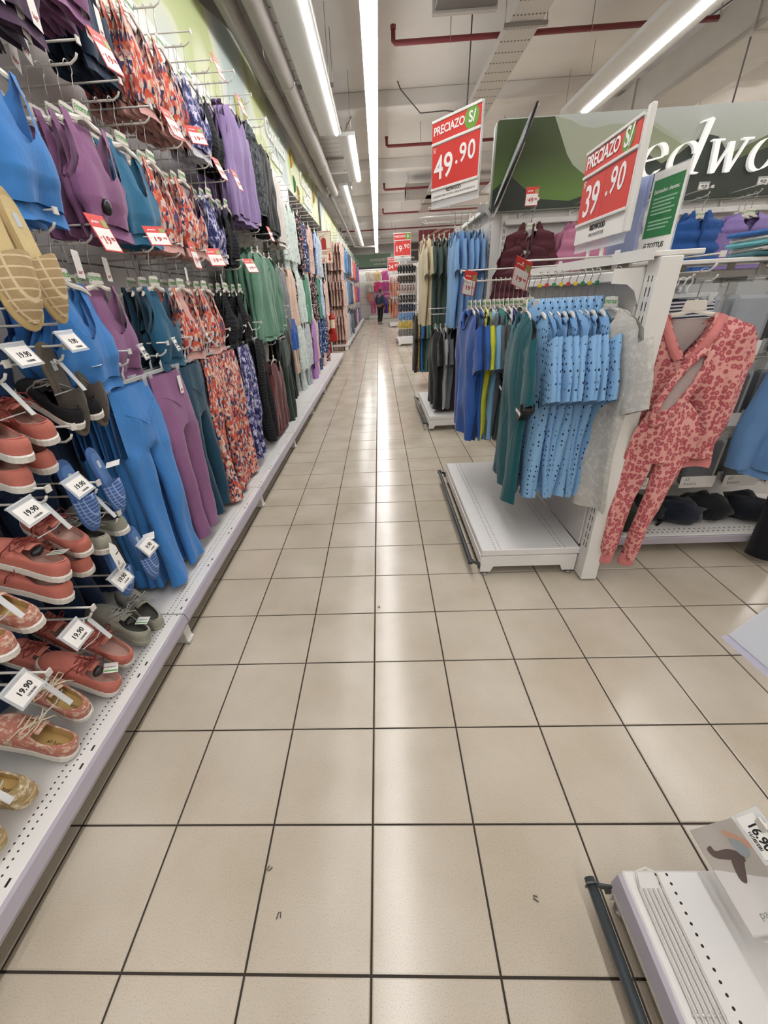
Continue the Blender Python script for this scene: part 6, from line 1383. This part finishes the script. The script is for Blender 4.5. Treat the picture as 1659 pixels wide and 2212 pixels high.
ob('arrow', MB().prism([(.28, .20), (.32, .20), (.32, .09), (.345, .09), (.30, .03), (.255, .09), (.28, .09)], .002, 'y', -.003).mesh('arrow', [SRED]), t)
ob('mount_arm', MB().box(-.03, .02, -.06, .02, .1, .5).mesh('mount_arm', [STEEL]), t)
# ---------------- person ----------------
def skin_mesh(name, pts, edges, radii, m, parent, sub=2):
    me = bpy.data.meshes.new(name); me.from_pydata(pts, edges, []); me.materials.append(m); o = bpy.data.objects.new(name, me); COL.objects.link(o); o.parent = parent
    o.modifiers.new('skin', 'SKIN'); 
    for i, r in enumerate(radii): me.skin_vertices[0].data[i].radius = r if isinstance(r, tuple) else (r, r)
    me.skin_vertices[0].data[0].use_root = True
    s = o.modifiers.new('sub', 'SUBSURF'); s.levels = sub; s.render_levels = sub; o.modifiers['skin'].use_smooth_shade = True; return o
SKIN = mat('skin', '#8a5f4b', .6); HAIR = mat('dark hair', '#1b1512', .8)
per = thing('person', 'person in dark blue jacket and black trousers at the far end of the aisle', 'person', (.17, 24.4, 0), 2.65)
P = [(0, 0, .95), (0, 0, 1.12), (0, .0, 1.32), (0, 0, 1.44), (0, -.02, 1.52), (0, -.03, 1.60), (0, -.035, 1.68), (.09, 0, .90), (.10, -.03, .50), (.10, .06, .09), (.11, -.10, .05), (-.09, 0, .90), (-.10, .06, .50), (-.10, .18, .10), (-.11, .04, .05), (.19, 0, 1.40), (.24, .05, 1.14), (.20, -.12, .98), (.17, -.18, .95), (-.19, 0, 1.40), (-.25, .04, 1.14), (-.23, -.05, .90), (-.22, -.07, .84)]
E = [(0, 1), (1, 2), (2, 3), (3, 4), (4, 5), (5, 6), (0, 7), (7, 8), (8, 9), (9, 10), (0, 11), (11, 12), (12, 13), (13, 14), (2, 15), (15, 16), (16, 17), (17, 18), (2, 19), (19, 20), (20, 21), (21, 22)]
Rr = [(.15, .11), (.145, .11), (.165, .12), (.09, .08), (.05, .05), (.085, .095), (.07, .085), .085, .06, .042, (.04, .035), .085, .06, .042, (.04, .035), .06, .045, .032, .035, .06, .045, .032, .035]
skin_mesh('body', P, E, Rr, SKIN, per)
JK = F('#2a3549')
jk = skin_mesh('jacket', [(0, 0, .96), (0, 0, 1.12), (0, 0, 1.32), (0, 0, 1.45), (.195, 0, 1.40), (.245, .05, 1.14), (.205, -.11, .99), (-.195, 0, 1.40), (-.255, .04, 1.14), (-.235, -.045, .92)], [(0, 1), (1, 2), (2, 3), (2, 4), (4, 5), (5, 6), (2, 7), (7, 8), (8, 9)], [(.175, .135), (.165, .13), (.185, .14), (.09, .085), .08, .065, .05, .08, .065, .05], JK, per)
skin_mesh('trousers', [(0, 0, .97), (.09, 0, .88), (.10, -.03, .50), (.10, .06, .12), (-.09, 0, .88), (-.10, .06, .50), (-.10, .18, .13)], [(0, 1), (1, 2), (2, 3), (0, 4), (4, 5), (5, 6)], [(.165, .125), .105, .08, .065, .105, .08, .065], F('#17181c'), per)
for s, y in ((.10, .0), (-.10, .12)): skin_mesh('shoe', [(s, y+.08, .05), (s, y-.04, .05), (s+.01, y-.16, .035)], [(0, 1), (1, 2)], [(.045, .05), (.045, .045), (.04, .03)], mat('grey trainer', '#8d8a87', .7), per)
hr = skin_mesh('hair', [(0, .01, 1.60), (0, -.01, 1.70), (0, -.045, 1.735)], [(0, 1), (1, 2)], [(.088, .085), (.088, .09), (.06, .06)], HAIR, per)
for s in (-1, 1):
    ob('eye', MB().loft([[(s*.03+.011*r*math.cos(a), -.118-.004*(1-r), 1.635+.006*r*math.sin(a)) for a in [2*PI*i/8 for i in range(8)]] for r in (1, .5, .1)], cap1=True).mesh('eye', [mat('eye dark', '#1a1412', .3)]), per); ob('ear', MB().loft([[(s*(.082+.006*k), .0+.018*r*math.cos(a), 1.62+.028*r*math.sin(a)) for a in [2*PI*i/10 for i in range(10)]] for k, r in enumerate((1, 1, .6))], cap1=True).mesh('ear', [SKIN]), per)
ob('nose', MB().loft([[(w*math.cos(a), -.115-d, z+.0) for a in (0, PI*.5, PI)] for w, d, z in ((.008, .004, 1.64), (.013, .020, 1.605), (.014, .010, 1.595))], closed=True).mesh('nose', [SKIN]), per)
ob('mouth', MB().box(-.022, .022, -.122, -.115, 1.562, 1.570, .003).mesh('mouth', [mat('lips', '#7a463c')]), per)
for s, (hx, hy, hz) in ((1, (.17, -.19, .945)), (-1, (-.22, -.075, .82))):
    hand = MB()
    for k in range(4): hand.tube([(hx-.024+.016*k, hy, hz), (hx-.026+.017*k, hy-.02, hz-.045), (hx-.024+.016*k, hy-.012, hz-.08+.006*abs(k-1.5))], [.009, .008, .006], 6)
    hand.tube([(hx-s*.03, hy, hz+.02), (hx-s*.048, hy-.02, hz-.01), (hx-s*.045, hy-.03, hz-.04)], [.010, .009, .007], 6)
    o = ob('fingers', hand.mesh('fingers', [SKIN]), per); o['kind'] = 'stuff'
# ---------------- groups of alike things ----------------
GR = {'display_peg': 'white wire display pegs', 'promo_card': 'red and white promo cards', 'price_ticket': 'white price tickets in clear holders', 'sneaker': 'sneakers hung in the shoe bay', 'slipper': 'slippers hung in the shoe bay', 'shoe_hook': 'clear shoe hooks in the shoe bay', 'clothing_pack': 'packs of basics on the right', 'crumpled_garment': 'crumpled garments on the lower deck', 'folded_garment': 'folded garments on the top shelf', 'hosiery_packet': 'hosiery packets over the foreground deck', 'kids_t_shirt': 'child t-shirts at the end of the aisle', 'sprinkler_pipe': 'red sprinkler pipes', 'service_pipe': 'grey service pipes', 'led_strip_light': 'LED strip lights', 'air_duct': 'ceiling ducts', 'cable': 'ceiling cables', 'puffer_vest': 'puffer vests under the large sign', 'quilted_jacket': 'quilted jackets', 'promo_sign': 'red promo price signs', 'gondola_unit': 'white display units', 'floor_scrap': 'dark flecks on the floor', 'clothes_hanger': 'white clothes hangers', 'clip_hanger': 'clear clip hangers'}
for o in COL.objects:
    if o.parent is None and 'label' in o and not o.get('group'):
        g = GR.get(o.name.split('.')[0])
        if g: o['group'] = g
